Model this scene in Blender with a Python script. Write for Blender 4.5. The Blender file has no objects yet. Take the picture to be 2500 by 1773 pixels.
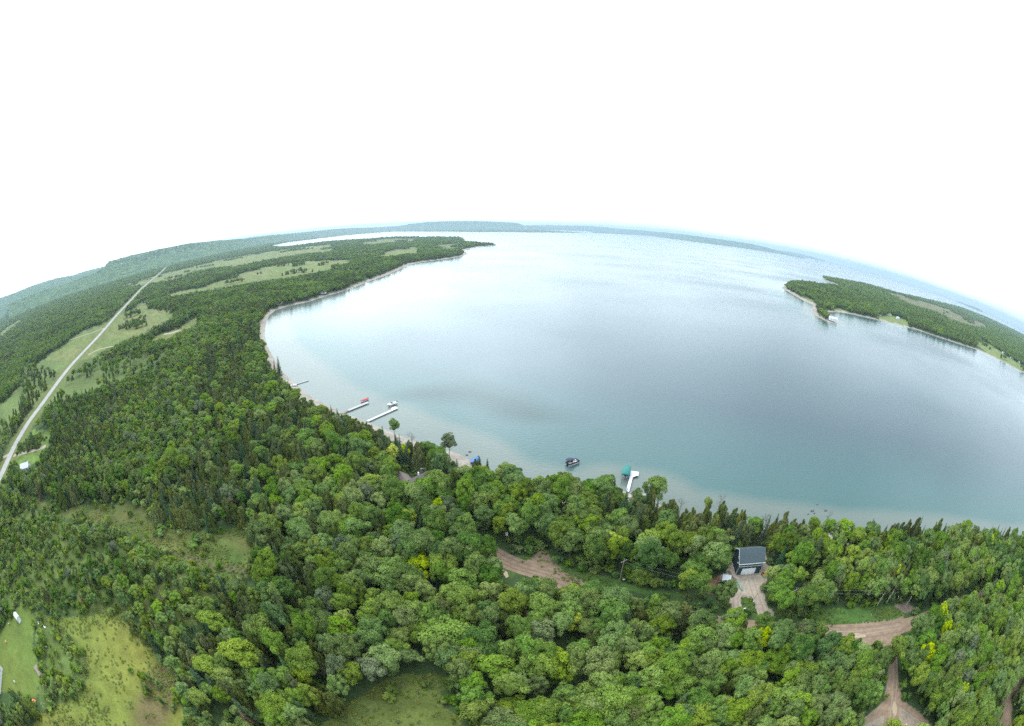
import bpy, bmesh, math, random
import numpy as np
from mathutils import Vector, Matrix
from mathutils.geometry import tessellate_polygon

# ============================================================ camera
K1, K2, K3 = .860, -.130, .207          # lens: angle from the axis as a polynomial of image radius
PITCH, ROLL, CAM_H = math.radians(16.08), math.radians(1.048), 90.0
scene = bpy.context.scene


def cam_to_world(d):
    c, s = math.cos(ROLL), math.sin(ROLL)
    d = [c*d[0]-s*d[1], s*d[0]+c*d[1], d[2]]
    c, s = math.cos(PITCH), -math.sin(PITCH)
    d = [d[0], c*d[1]-s*d[2], s*d[1]+c*d[2]]
    return np.array([d[0], -d[2], d[1]])


cam_data = bpy.data.cameras.new('camera')
cam = bpy.data.objects.new('camera', cam_data)
scene.collection.objects.link(cam)
ax = [cam_to_world(v) for v in ([1, 0, 0], [0, 1, 0], [0, 0, 1])]
cam.matrix_world = Matrix([[ax[0][i], ax[1][i], ax[2][i], (0, 0, CAM_H)[i]] for i in range(3)] + [[0, 0, 0, 1]])
cam_data.type = 'PANO'
cam_data.panorama_type = 'FISHEYE_LENS_POLYNOMIAL'
cam_data.sensor_fit = 'HORIZONTAL'
cam_data.sensor_width = 36.0
cam_data.sensor_height = 36.0*1773/2500
k = 2.5/36
cam_data.fisheye_fov = math.radians(280)
cam_data.fisheye_polynomial_k0 = 0.0
cam_data.fisheye_polynomial_k1 = -K1*k
cam_data.fisheye_polynomial_k2 = -K2*k*k
cam_data.fisheye_polynomial_k3 = -K3*k**3
cam_data.fisheye_polynomial_k4 = 0.0
cam_data.clip_start = 0.5
cam_data.clip_end = 300000
scene.camera = cam

# ============================================================ light
SUN_EL, SUN_AZ = math.radians(48), math.radians(-20)      # azimuth measured from straight ahead, to the right
sd_ = Vector((math.sin(SUN_AZ)*math.cos(SUN_EL), math.cos(SUN_AZ)*math.cos(SUN_EL), math.sin(SUN_EL)))
sun_data = bpy.data.lights.new('sun', 'SUN')
sun_data.energy = 1.5
sun_data.angle = math.radians(25)
sun_data.color = (1, .97, .92)
sun = bpy.data.objects.new('sun', sun_data)
scene.collection.objects.link(sun)
sun.rotation_euler = sd_.to_track_quat('Z', 'Y').to_euler()

world = bpy.data.worlds.new('World')
scene.world = world
world.use_nodes = True
wt = world.node_tree
wt.nodes.clear()
wN = wt.nodes.new
wL = wt.links.new
out = wN('ShaderNodeOutputWorld')
bg = wN('ShaderNodeBackground')
bg.inputs['Strength'].default_value = 0.1
wL(bg.outputs[0], out.inputs['Surface'])
sky = wN('ShaderNodeTexSky')
sky.sky_type = 'NISHITA'
sky.sun_disc = False
sky.sun_elevation = SUN_EL
sky.sun_rotation = SUN_AZ
tc = wN('ShaderNodeTexCoord')


def wmath(op, a, b=None, c=None):
    n = wN('ShaderNodeMath')
    n.operation = op
    for i, v in enumerate((a, b, c)):
        if v is None:
            continue
        if isinstance(v, (int, float)):
            n.inputs[i].default_value = v
        else:
            wL(v, n.inputs[i])
    return n.outputs[0]


def wdot(vec):
    n = wN('ShaderNodeVectorMath')
    n.operation = 'DOT_PRODUCT'
    wL(tc.outputs['Generated'], n.inputs[0])
    v = Vector(vec).normalized()
    n.inputs[1].default_value = v
    return n.outputs['Value']


def wblob(az, el, width):
    a, e = math.radians(az), math.radians(el)
    d = wdot((math.sin(a)*math.cos(e), math.cos(a)*math.cos(e), math.sin(e)))
    x = wmath('ARCCOSINE', wmath('MINIMUM', wmath('MAXIMUM', d, -1.0), 1.0))
    x = wmath('DIVIDE', x, math.radians(width))
    return wmath('EXPONENT', wmath('MULTIPLY', wmath('MULTIPLY', x, x), -1.0))


mp = wN('ShaderNodeMapping')
mp.inputs['Scale'].default_value = (1, 1, 2.2)
wL(tc.outputs['Generated'], mp.inputs['Vector'])
nz = wN('ShaderNodeTexNoise')
nz.inputs['Scale'].default_value = 2.6
nz.inputs['Detail'].default_value = 5
nz.inputs['Roughness'].default_value = .5
wL(mp.outputs[0], nz.inputs['Vector'])
SKY_L = 17.0
lum = wmath('ADD', wmath('MULTIPLY', wblob(-22, 10, 34), 4.0), SKY_L)
lum = wmath('ADD', lum, wmath('MULTIPLY', wblob(2, 26, 13), 6.0))
lum = wmath('ADD', lum, wmath('MULTIPLY', wblob(60, 25, 45), -1.5))
mrw = wN('ShaderNodeMapRange')
mrw.interpolation_type = 'SMOOTHSTEP'
mrw.inputs['From Min'].default_value = -.10
mrw.inputs['From Max'].default_value = .16
mrw.inputs['To Min'].default_value = -1.6
mrw.inputs['To Max'].default_value = 3.5
wL(wdot((-1, .08, 0)), mrw.inputs['Value'])
lum = wmath('ADD', lum, mrw.outputs[0])
lum = wmath('MULTIPLY', lum, wmath('ADD', wmath('MULTIPLY', nz.outputs['Fac'], 1.5), .28))
cl = wN('ShaderNodeVectorMath')
cl.operation = 'SCALE'
cl.inputs[0].default_value = (.87, .985, 1.05)
wL(lum, cl.inputs['Scale'])
mx = wN('ShaderNodeMixRGB')
mx.inputs[0].default_value = .9
wL(sky.outputs[0], mx.inputs[1])
wL(cl.outputs[0], mx.inputs[2])
wL(mx.outputs[0], bg.inputs['Color'])

scene.view_settings.view_transform = 'Standard'
scene.view_settings.look = 'None'
scene.view_settings.exposure = 0.55
scene.view_settings.gamma = 1.0
cy = scene.cycles
cy.max_bounces = 5
cy.diffuse_bounces = 2
cy.glossy_bounces = 2
cy.transmission_bounces = 2
cy.transparent_max_bounces = 6
cy.volume_bounces = 1
cy.use_denoising = False

rng = np.random.default_rng(7)
random.seed(7)

# ============================================================ picture <-> ground (used to trace the map of the place)
_r = np.linspace(0, 2.2, 6000)
_t = K1*_r + K2*_r**2 + K3*_r**3


def ray(x, y):
    X = (x-1250)/1000
    Y = -(y-886.5)/1000
    r = math.hypot(X, Y)+1e-12
    th = K1*r + K2*r*r + K3*r**3
    s = math.sin(th)/r
    return cam_to_world([X*s, Y*s, -math.cos(th)])


def G(x, y, z=0.0, maxd=None):
    d = ray(x, y)
    t = (z-CAM_H)/d[2] if d[2] < -1e-5 else 1e7
    if maxd and (t < 0 or t*math.hypot(d[0], d[1]) > maxd):
        t = maxd/math.hypot(d[0], d[1])
    return (float(d[0]*t), float(d[1]*t))


def PX(x, y, z):
    """where a world point stands in the 2500 px wide picture (vectorised)"""
    w = [np.asarray(x, float), np.asarray(y, float), np.asarray(z, float)-CAM_H]
    n = np.sqrt(w[0]**2+w[1]**2+w[2]**2)+1e-9
    w = [a/n for a in w]
    d = [w[0], w[2], -w[1]]
    c, s = math.cos(PITCH), math.sin(PITCH)
    d = [d[0], c*d[1]-s*d[2], s*d[1]+c*d[2]]
    c, s = math.cos(-ROLL), math.sin(-ROLL)
    d = [c*d[0]-s*d[1], s*d[0]+c*d[1], d[2]]
    th = np.arccos(np.clip(-d[2], -1, 1))
    r = np.interp(th, _t, _r)
    n = np.hypot(d[0], d[1])+1e-12
    return 1250+1000*r*d[0]/n, 886.5-1000*r*d[1]/n


def inside(px, py, poly):
    P = np.asarray(poly, float)
    res = np.zeros(px.shape, bool)
    idx = np.where((px > P[:, 0].min()) & (px < P[:, 0].max()) & (py > P[:, 1].min()) & (py < P[:, 1].max()))[0]
    if not len(idx):
        return res
    x, y = px[idx], py[idx]
    r = np.zeros(x.shape, bool)
    for (x0, y0), (x1, y1) in zip(P, np.roll(P, -1, axis=0)):
        if y0 == y1:
            continue
        c = (y0 > y) != (y1 > y)
        r ^= c & (x < (x1-x0)*(y-y0)/(y1-y0)+x0)
    res[idx] = r
    return res


def seg_dist(x, y, poly, closed=True):
    P = np.asarray(poly, float)
    Q = np.roll(P, -1, axis=0)
    if not closed:
        P, Q = P[:-1], Q[:-1]
    best = np.full(x.shape, 1e18)
    for (ax_, ay), (bx, by) in zip(P, Q):
        dx, dy = bx-ax_, by-ay
        L = dx*dx+dy*dy+1e-12
        t = np.clip(((x-ax_)*dx+(y-ay)*dy)/L, 0, 1)
        np.minimum(best, (x-ax_-t*dx)**2+(y-ay-t*dy)**2, out=best)
    return np.sqrt(best)


def hash_noise(x, y, s, seed=0):
    """smooth value noise on the ground plane"""
    x = x/s
    y = y/s
    xi, yi = np.floor(x), np.floor(y)
    fx, fy = x-xi, y-yi
    fx = fx*fx*(3-2*fx)
    fy = fy*fy*(3-2*fy)

    def h(a, b):
        v = np.sin(a*127.1+b*311.7+seed*74.7)*43758.5453
        return v-np.floor(v)
    return (h(xi, yi)*(1-fx)+h(xi+1, yi)*fx)*(1-fy)+(h(xi, yi+1)*(1-fx)+h(xi+1, yi+1)*fx)*fy


# ============================================================ the map: coasts
LAND_Z = 2.0
near_tree_line = [(1200, 1132), (1250, 1142), (1300, 1152), (1425, 1180)]
near_tree_line2 = [(1640, 1216), (1750, 1232), (1860, 1252), (1980, 1262), (2100, 1277), (2200, 1277), (2345, 1283), (2500, 1302)]
coast_px = [(1217, 599), (1172, 602), (1139, 609), (1132, 613), (1143, 620), (1129, 626), (1080, 634), (1031, 640),
            (1000, 646), (982, 655), (948, 671), (895, 689), (862, 703), (828, 714), (785, 726), (754, 737), (702, 748),
            (671, 758), (657, 771), (649, 789), (646, 817), (651, 842), (662, 863), (677, 888), (692, 909), (717, 934),
            (735, 950), (765, 972), (800, 989), (836, 1007), (868, 1019), (895, 1029), (939, 1049), (994, 1070),
            (1050, 1088), (1095, 1100), (1125, 1110), (1151, 1125)]
MAIN = [G(*p) for p in coast_px]
for p in near_tree_line:
    x, y = G(p[0], p[1], 9)
    MAIN.append((x+1, y+5))
MAIN += [G(1490, 1194), G(1535, 1201), G(1575, 1206)]
for p in near_tree_line2:
    x, y = G(p[0], p[1], 9)
    MAIN.append((x+3.5, y+3.5))
MAIN += [(330, -30), (470, -150), (1500, -900), (1500, -90000), (-90000, -90000), (-90000, 90000), (-20000, 90000), (-3000, 40000)]
far_shore = [(1445, 570), (1400, 569), (1299, 568), (1160, 567), (1031, 566), (957, 566), (868, 573), (785, 582), (708, 591), (660, 601)]
MAIN += [G(*p, 0, 17000) for p in far_shore]
MAIN += [G(*p) for p in [(690, 604), (735, 599), (781, 593), (840, 588), (905, 584), (966, 580), (1050, 581), (1125, 581), (1137, 585), (1135, 592), (1172, 595)]]
isl_front = [(1908, 703), (1942, 723), (1965, 736), (1984, 744), (1984, 765), (2005, 779), (2026, 788), (2044, 790),
             (2036, 781), (2026, 771), (2023, 762), (2047, 762), (2073, 766), (2110, 774), (2136, 780), (2188, 793),
             (2241, 806), (2293, 824), (2345, 841), (2385, 854), (2424, 872), (2463, 891), (2500, 911)]
ISL = [G(*p) for p in isl_front] + [(1700, 330), (3000, 400), (9000, 800)]
ISL += [G(x, y, 9, 9500) for x, y in [(2500, 817), (2424, 780), (2345, 749), (2241, 724), (2188, 713), (2110, 691)]]
ISL += [G(*p) for p in [(2030, 681), (2003, 677), (2012, 683), (2044, 695), (2040, 701), (2005, 697), (1960, 692), (1925, 692)]]
far2 = [(1445, 569), (1581, 576), (1702, 592), (1817, 607), (1900, 620), (1964, 632)]
FAR2 = [G(*p, 0, 17000) for p in far2]
FAR2 += [(x*1.5, y*1.5) for x, y in reversed(FAR2)]
LANDS = [MAIN, ISL, FAR2]


def signed(x, y):
    """distance from the water's edge, positive on land; and which land"""
    sd = np.full(x.shape, -1e9)
    which = np.zeros(x.shape, int)
    for i, L in enumerate(LANDS):
        d = seg_dist(x, y, L)
        d = np.where(inside(x, y, L), d, -d)
        b = d > sd
        sd[b] = d[b]
        which[b] = i
    return sd, which


# ============================================================ the map: fields, roads, yards (traced)
FIELDS = {
    'field_a': [(388, 726), (431, 713), (496, 702), (539, 685), (600, 664), (638, 654), (700, 643), (729, 638), (855, 635), (858, 645), (840, 654), (772, 665), (677, 682), (603, 691), (517, 708), (431, 721)],
    'field_b': [(293, 698), (345, 685), (388, 670), (466, 652), (552, 631), (600, 623), (652, 615), (708, 608), (754, 602), (800, 597), (815, 600), (812, 612), (785, 616), (740, 620), (689, 627), (640, 638), (600, 645), (560, 650), (517, 654), (474, 663), (431, 680), (358, 693), (330, 700)],
    'field_c': [(923, 626), (935, 618), (966, 608), (1009, 602), (1021, 606), (1021, 618), (985, 620), (954, 626)],
    'field_d': [(868, 594), (923, 585), (963, 582), (1015, 583), (1009, 588), (954, 592), (908, 597)],
    'field_e': [(1062, 598), (1105, 595), (1132, 595), (1129, 603), (1092, 608)],
    'field_f': [(323, 756), (345, 738), (366, 732), (360, 750), (388, 758), (435, 758), (418, 777), (380, 796), (353, 816), (310, 829), (276, 846), (241, 864), (216, 881), (185, 902), (150, 902), (112, 892), (82, 897), (121, 864), (151, 846), (181, 820), (224, 799), (254, 790), (300, 765)],
    'field_g': [(440, 800), (460, 782), (484, 770), (482, 790), (440, 812), (414, 824), (370, 838), (372, 826), (401, 814)],
    'field_h': [(151, 946), (172, 937), (235, 926), (243, 934), (210, 950), (172, 960), (151, 966)],
    'field_k': [(0, 812), (20, 797), (47, 780), (56, 780), (25, 804), (0, 822)],
    'field_m': [(-10, 1010), (45, 945), (60, 950), (20, 1010), (-10, 1040)],
    'junction_grass': [(20, 1122), (40, 1112), (95, 1096), (118, 1066), (70, 1062), (80, 1050), (124, 1050), (124, 1090), (100, 1110), (96, 1128), (72, 1136), (48, 1142), (36, 1128)],
    'meadow': [(60, 1205), (90, 1218), (153, 1240), (192, 1234), (238, 1232), (280, 1232), (353, 1222), (372, 1234), (366, 1265), (378, 1290), (441, 1292), (499, 1296), (591, 1289), (618, 1315), (628, 1365), (618, 1400), (575, 1420), (499, 1399), (441, 1370), (384, 1340), (345, 1326), (299, 1300), (230, 1280), (173, 1272), (115, 1255), (60, 1222)],
    'big_field': [(88, 1495), (134, 1510), (190, 1504), (250, 1482), (330, 1478), (300, 1510), (318, 1534), (364, 1572), (384, 1610), (422, 1622), (430, 1706), (470, 1790), (60, 1800), (100, 1740), (150, 1710), (185, 1670), (199, 1630), (184, 1591), (134, 1560), (100, 1520)],
    'bottom_grass': [(740, 1800), (822, 1744), (871, 1705), (945, 1660), (990, 1645), (1067, 1645), (1110, 1660), (1080, 1690), (1078, 1717), (1120, 1747), (1140, 1800)],
    'verge': [(1225, 1352), (1262, 1362), (1290, 1362), (1325, 1338), (1345, 1352), (1364, 1377), (1411, 1397), (1494, 1408), (1549, 1428), (1619, 1446), (1710, 1449), (1716, 1466), (1646, 1457), (1577, 1453), (1549, 1440), (1480, 1436), (1419, 1436)],
    'verge_east': [(1893, 1488), (1942, 1485), (1990, 1490), (2080, 1482), (2183, 1482), (2215, 1500), (2180, 1514), (2032, 1530), (2000, 1520), (1967, 1500), (1925, 1508), (1893, 1506)],
    'driveway_grass': [(1809, 1456), (1838, 1460), (1846, 1490), (1850, 1502), (1822, 1500), (1812, 1485)],
}
FIELDS['lawn_scrub'] = [(94, 1500), (150, 1530), (205, 1590), (215, 1650), (190, 1700), (110, 1740), (96, 1700), (100, 1620), (86, 1560)]
LAWN = [(-20, 1560), (0, 1550), (19, 1517), (34, 1489), (69, 1476), (80, 1494), (88, 1517), (82, 1550), (80, 1582), (92, 1610), (94, 1628), (96, 1653), (93, 1675), (90, 1705), (65, 1703), (28, 1690), (-20, 1690)]
ISLE_FIELDS = [[(2168, 713), (2205, 722), (2260, 738), (2330, 760), (2400, 790), (2412, 800), (2380, 797), (2330, 782), (2290, 770), (2250, 752), (2215, 738), (2180, 722)],
               [(2140, 772), (2175, 770), (2215, 782), (2220, 796), (2190, 790), (2150, 780)],
               [(2383, 842), (2393, 830), (2425, 845), (2455, 868), (2500, 895), (2500, 912), (2460, 890), (2420, 868)],
               [(1960, 722), (1985, 733), (1990, 742), (1965, 733)], [(2030, 755), (2045, 752), (2070, 760), (2060, 764)]]
MAIN_ROAD = [(-30, 1225), (4, 1157), (34, 1092), (69, 1032), (100, 990), (129, 950), (172, 894), (241, 820), (290, 764), (319, 733), (345, 705), (358, 694), (397, 661), (411, 645)]
OPEN_ROAD = [
    [(1180, 1333), (1230, 1356), (1290, 1362), (1325, 1338), (1345, 1352), (1366, 1385), (1400, 1405), (1425, 1436), (1395, 1428), (1370, 1407), (1340, 1403), (1300, 1396), (1275, 1398), (1245, 1412), (1226, 1395), (1213, 1370)],
    [(1779, 1381), (1789, 1376), (1797, 1341), (1808, 1330), (1869, 1335), (1873, 1373), (1882, 1381), (1877, 1395), (1872, 1415), (1862, 1436), (1869, 1463), (1875, 1483), (1892, 1494), (1882, 1510), (1869, 1516), (1855, 1503), (1846, 1492), (1816, 1495), (1779, 1491), (1781, 1463), (1793, 1442), (1794, 1429), (1781, 1424), (1764, 1420), (1754, 1432), (1740, 1449), (1727, 1449), (1733, 1415), (1758, 1403), (1771, 1393)],
    [(2241, 1488), (2215, 1469), (2183, 1478), (2215, 1517), (2193, 1559), (2160, 1577), (2106, 1584), (2070, 1552), (2032, 1532), (2000, 1519), (2200, 1500)],
    [(2177, 1600), (2188, 1608), (2192, 1669), (2204, 1712), (2247, 1741), (2282, 1780), (2070, 1780), (2103, 1762), (2158, 1711), (2168, 1636)],
    [(2440, 1780), (2442, 1730), (2460, 1690), (2500, 1635), (2500, 1655), (2470, 1710), (2470, 1780)],
]
OPEN_WATER = [(1230, 596), (1172, 603), (1139, 610), (1128, 616), (1140, 622), (1129, 628), (1080, 636), (1031, 642), (1000, 648), (980, 657),
              (946, 673), (893, 692), (860, 705), (826, 716), (784, 728), (750, 739), (700, 749), (662, 759), (640, 770), (633, 795), (638, 826),
              (647, 854), (658, 885), (690, 925), (712, 950), (748, 972), (790, 992), (834, 1010), (865, 1028), (900, 1035), (945, 1060), (1000, 1072),
              (1062, 1094), (1095, 1113), (1110, 1124), (1145, 1134), (1163, 1118), (1200, 1128), (1246, 1140), (1277, 1156), (1300, 1150), (1342, 1166),
              (1369, 1163), (1425, 1180), (1472, 1175), (1522, 1187), (1538, 1208), (1556, 1208), (1577, 1184), (1610, 1189), (1633, 1222), (1688, 1233),
              (1732, 1224), (1788, 1234), (1827, 1240), (1851, 1254), (1853, 1270), (1870, 1270), (1882, 1261), (1910, 1253), (1953, 1258), (1979, 1260),
              (2023, 1270), (2060, 1268), (2100, 1279), (2200, 1276), (2271, 1269), (2345, 1284), (2380, 1276), (2438, 1279), (2480, 1293), (2500, 1305),
              (2700, 1350), (2700, 1000), (2500, 915), (2044, 800), (1900, 720), (1600, 600)]
KEEP_CLEAR = [[(970, 1150), (1046, 1150), (1046, 1172), (970, 1180)],       # the brown-roofed cottage stays visible
              [(24, 1485), (58, 1485), (58, 1520), (24, 1520)], [(-20, 1590), (22, 1590), (22, 1715), (-20, 1715)],
              [(46, 1122), (82, 1122), (76, 1146), (48, 1146)], [(968, 1150), (1050, 1146), (1050, 1176), (1000, 1194), (968, 1184)],
              [(2022, 768), (2046, 768), (2046, 786), (2022, 786)], [(1500, 1382), (1530, 1382), (1530, 1420), (1500, 1420)],
              [(404, 626), (416, 626), (416, 640), (404, 640)]]

# ============================================================ materials


def new_mat(name, rough=.8, spec=.3):
    m = bpy.data.materials.new(name)
    m.use_nodes = True
    n = m.node_tree.nodes['Principled BSDF']
    n.inputs['Roughness'].default_value = rough
    n.inputs['Specular IOR Level'].default_value = spec
    return m, m.node_tree, n


def plain(name, col, rough=.7, var=.18, scale=.8, spec=.3, bump=0.0):
    m, t, p = new_mat(name, rough, spec)
    N, L = t.nodes.new, t.links.new
    g = N('ShaderNodeNewGeometry')
    z = N('ShaderNodeTexNoise')
    z.inputs['Scale'].default_value = scale
    z.inputs['Detail'].default_value = 6
    L(g.outputs['Position'], z.inputs['Vector'])
    r = N('ShaderNodeValToRGB')
    r.color_ramp.elements[0].position = .3
    r.color_ramp.elements[1].position = .7
    r.color_ramp.elements[0].color = tuple(c*(1-var) for c in col)+(1,)
    r.color_ramp.elements[1].color = tuple(min(1, c*(1+var)) for c in col)+(1,)
    L(z.outputs['Fac'], r.inputs[0])
    L(r.outputs[0], p.inputs['Base Color'])
    if bump:
        b = N('ShaderNodeBump')
        b.inputs['Strength'].default_value = bump
        b.inputs['Distance'].default_value = .3
        L(z.outputs['Fac'], b.inputs['Height'])
        L(b.outputs[0], p.inputs['Normal'])
    return m


def striped(name, col, col2, axis, period, width=.12, rough=.6):
    """boards, shingles, sheet ribs: a fine line every `period` metres along a local axis"""
    m, t, p = new_mat(name, rough, .3)
    N, L = t.nodes.new, t.links.new
    g = N('ShaderNodeTexCoord')
    s = N('ShaderNodeSeparateXYZ')
    L(g.outputs['Object'], s.inputs[0])
    a = N('ShaderNodeMath')
    a.operation = 'DIVIDE'
    a.inputs[1].default_value = period
    L(s.outputs[axis], a.inputs[0])
    f = N('ShaderNodeMath')
    f.operation = 'FRACT'
    L(a.outputs[0], f.inputs[0])
    c = N('ShaderNodeMath')
    c.operation = 'LESS_THAN'
    c.inputs[1].default_value = width
    L(f.outputs[0], c.inputs[0])
    z = N('ShaderNodeTexNoise')
    z.inputs['Scale'].default_value = 2.5
    z.inputs['Detail'].default_value = 5
    L(g.outputs['Object'], z.inputs['Vector'])
    r = N('ShaderNodeValToRGB')
    r.color_ramp.elements[0].position = .3
    r.color_ramp.elements[1].position = .7
    r.color_ramp.elements[0].color = tuple(v*.82 for v in col)+(1,)
    r.color_ramp.elements[1].color = tuple(min(1, v*1.15) for v in col)+(1,)
    L(z.outputs['Fac'], r.inputs[0])
    x = N('ShaderNodeMixRGB')
    L(c.outputs[0], x.inputs[0])
    L(r.outputs[0], x.inputs[1])
    x.inputs[2].default_value = tuple(col2)+(1,)
    L(x.outputs[0], p.inputs['Base Color'])
    return m


def foliage(name, dark, light, hue=.5, transl=.25):
    """leaves: colour differs from tree to tree, from bough to bough and from leaf to leaf"""
    m = bpy.data.materials.new(name)
    m.use_nodes = True
    t = m.node_tree
    t.nodes.clear()
    N, L = t.nodes.new, t.links.new
    o = N('ShaderNodeOutputMaterial')
    oi = N('ShaderNodeObjectInfo')
    at = N('ShaderNodeAttribute')
    at.attribute_name = 'bough'
    gi = N('ShaderNodeNewGeometry')
    pos = N('ShaderNodeTexNoise')
    pos.inputs['Scale'].default_value = .02
    pos.inputs['Detail'].default_value = 2
    L(gi.outputs['Position'], pos.inputs['Vector'])

    def mth(op, a, b):
        n = N('ShaderNodeMath')
        n.operation = op
        for i, v in enumerate((a, b)):
            if isinstance(v, (int, float)):
                n.inputs[i].default_value = v
            else:
                L(v, n.inputs[i])
        return n.outputs[0]
    f = mth('MULTIPLY', oi.outputs['Random'], .36)
    f = mth('ADD', f, mth('MULTIPLY', at.outputs['Fac'], .34))
    f = mth('ADD', f, mth('MULTIPLY', gi.outputs['Random Per Island'], .30))
    f = mth('ADD', f, mth('MULTIPLY', mth('SUBTRACT', pos.outputs['Fac'], .5), .95))
    r = N('ShaderNodeValToRGB')
    r.color_ramp.elements[0].color = tuple(dark)+(1,)
    r.color_ramp.elements[1].color = tuple(light)+(1,)
    L(f, r.inputs[0])
    hs = N('ShaderNodeHueSaturation')
    fr = mth('FRACT', mth('MULTIPLY', oi.outputs['Random'], 17.31), 0)
    L(mth('ADD', mth('MULTIPLY', mth('SUBTRACT', fr, .5), .07*hue*2), .5), hs.inputs['Hue'])
    L(mth('ADD', mth('MULTIPLY', mth('FRACT', mth('MULTIPLY', oi.outputs['Random'], 41.7), 0), .32), .82), hs.inputs['Saturation'])
    L(r.outputs[0], hs.inputs['Color'])
    d = N('ShaderNodeBsdfDiffuse')
    L(hs.outputs[0], d.inputs['Color'])
    tr = N('ShaderNodeBsdfTranslucent')
    L(hs.outputs[0], tr.inputs['Color'])
    ms = N('ShaderNodeMixShader')
    ms.inputs[0].default_value = transl
    L(d.outputs[0], ms.inputs[1])
    L(tr.outputs[0], ms.inputs[2])
    L(ms.outputs[0], o.inputs['Surface'])
    return m


M = {}
M['leaf'] = foliage('broad_leaves', (.030, .080, .018), (.250, .345, .066), .3)
M['leaf_light'] = foliage('light_green_leaves', (.085, .16, .025), (.27, .37, .07), .2)
M['leaf_yellow'] = foliage('yellow_leaves', (.19, .27, .02), (.54, .60, .06), .15)
M['leaf_grey'] = foliage('grey_green_leaves', (.07, .105, .05), (.22, .27, .13), .2)
M['cedar'] = foliage('cedar_sprays', (.042, .066, .018), (.165, .190, .050), .3, .15)
M['spruce'] = foliage('spruce_needles', (.022, .052, .026), (.08, .125, .055), .3, .1)
M['rust'] = foliage('rusty_brown_needles', (.09, .07, .04), (.20, .14, .08), .2, .1)
M['bark'] = plain('bark', (.10, .08, .06), .9, .3, 3)
M['deadwood'] = plain('grey_dead_wood', (.12, .10, .09), .9, .25, 3)
M['birch'] = plain('birch_bark', (.55, .53, .48), .8, .25, 5)
M['weeds'] = foliage('weeds', (.09, .14, .03), (.26, .27, .07), .3, .2)
M['white'] = plain('white_paint', (.66, .67, .69), .5, .05, 2)
M['pale'] = plain('weathered_white_boards', (.62, .63, .66), .6, .12, 3)

# ============================================================ mesh helpers


def link(o, parent=None):
    scene.collection.objects.link(o)
    if parent is not None:
        o.parent = parent
    return o


def tag(o, label=None, cat=None, group=None, kind=None):
    if label:
        o['label'] = label
    if cat:
        o['category'] = cat
    if group:
        o['group'] = group
    if kind:
        o['kind'] = kind
    return o


def mesh_np(name, V, F, mats, attrs=None, smooth=False):
    """V (n,3); F (m,3|4) array or list of such arrays"""
    me = bpy.data.meshes.new(name)
    Fs = F if isinstance(F, list) else [F]
    me.vertices.add(len(V))
    me.vertices.foreach_set('co', np.asarray(V, np.float32).ravel())
    loops = np.concatenate([f.ravel() for f in Fs]).astype(np.int32)
    tot = np.concatenate([np.full(len(f), f.shape[1]) for f in Fs]).astype(np.int32)
    start = np.concatenate([[0], np.cumsum(tot)[:-1]]).astype(np.int32)
    me.loops.add(len(loops))
    me.loops.foreach_set('vertex_index', loops)
    me.polygons.add(len(tot))
    me.polygons.foreach_set('loop_start', start)
    me.polygons.foreach_set('loop_total', tot)
    if smooth:
        me.polygons.foreach_set('use_smooth', np.ones(len(tot), bool))
    for m in (mats if isinstance(mats, list) else [mats]):
        me.materials.append(m)
    for k_, (typ, data) in (attrs or {}).items():
        a = me.attributes.new(k_, typ, 'POINT')
        a.data.foreach_set('value' if typ == 'FLOAT' else 'color', np.asarray(data, np.float32).ravel())
    me.update()
    me.validate()
    return me


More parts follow.
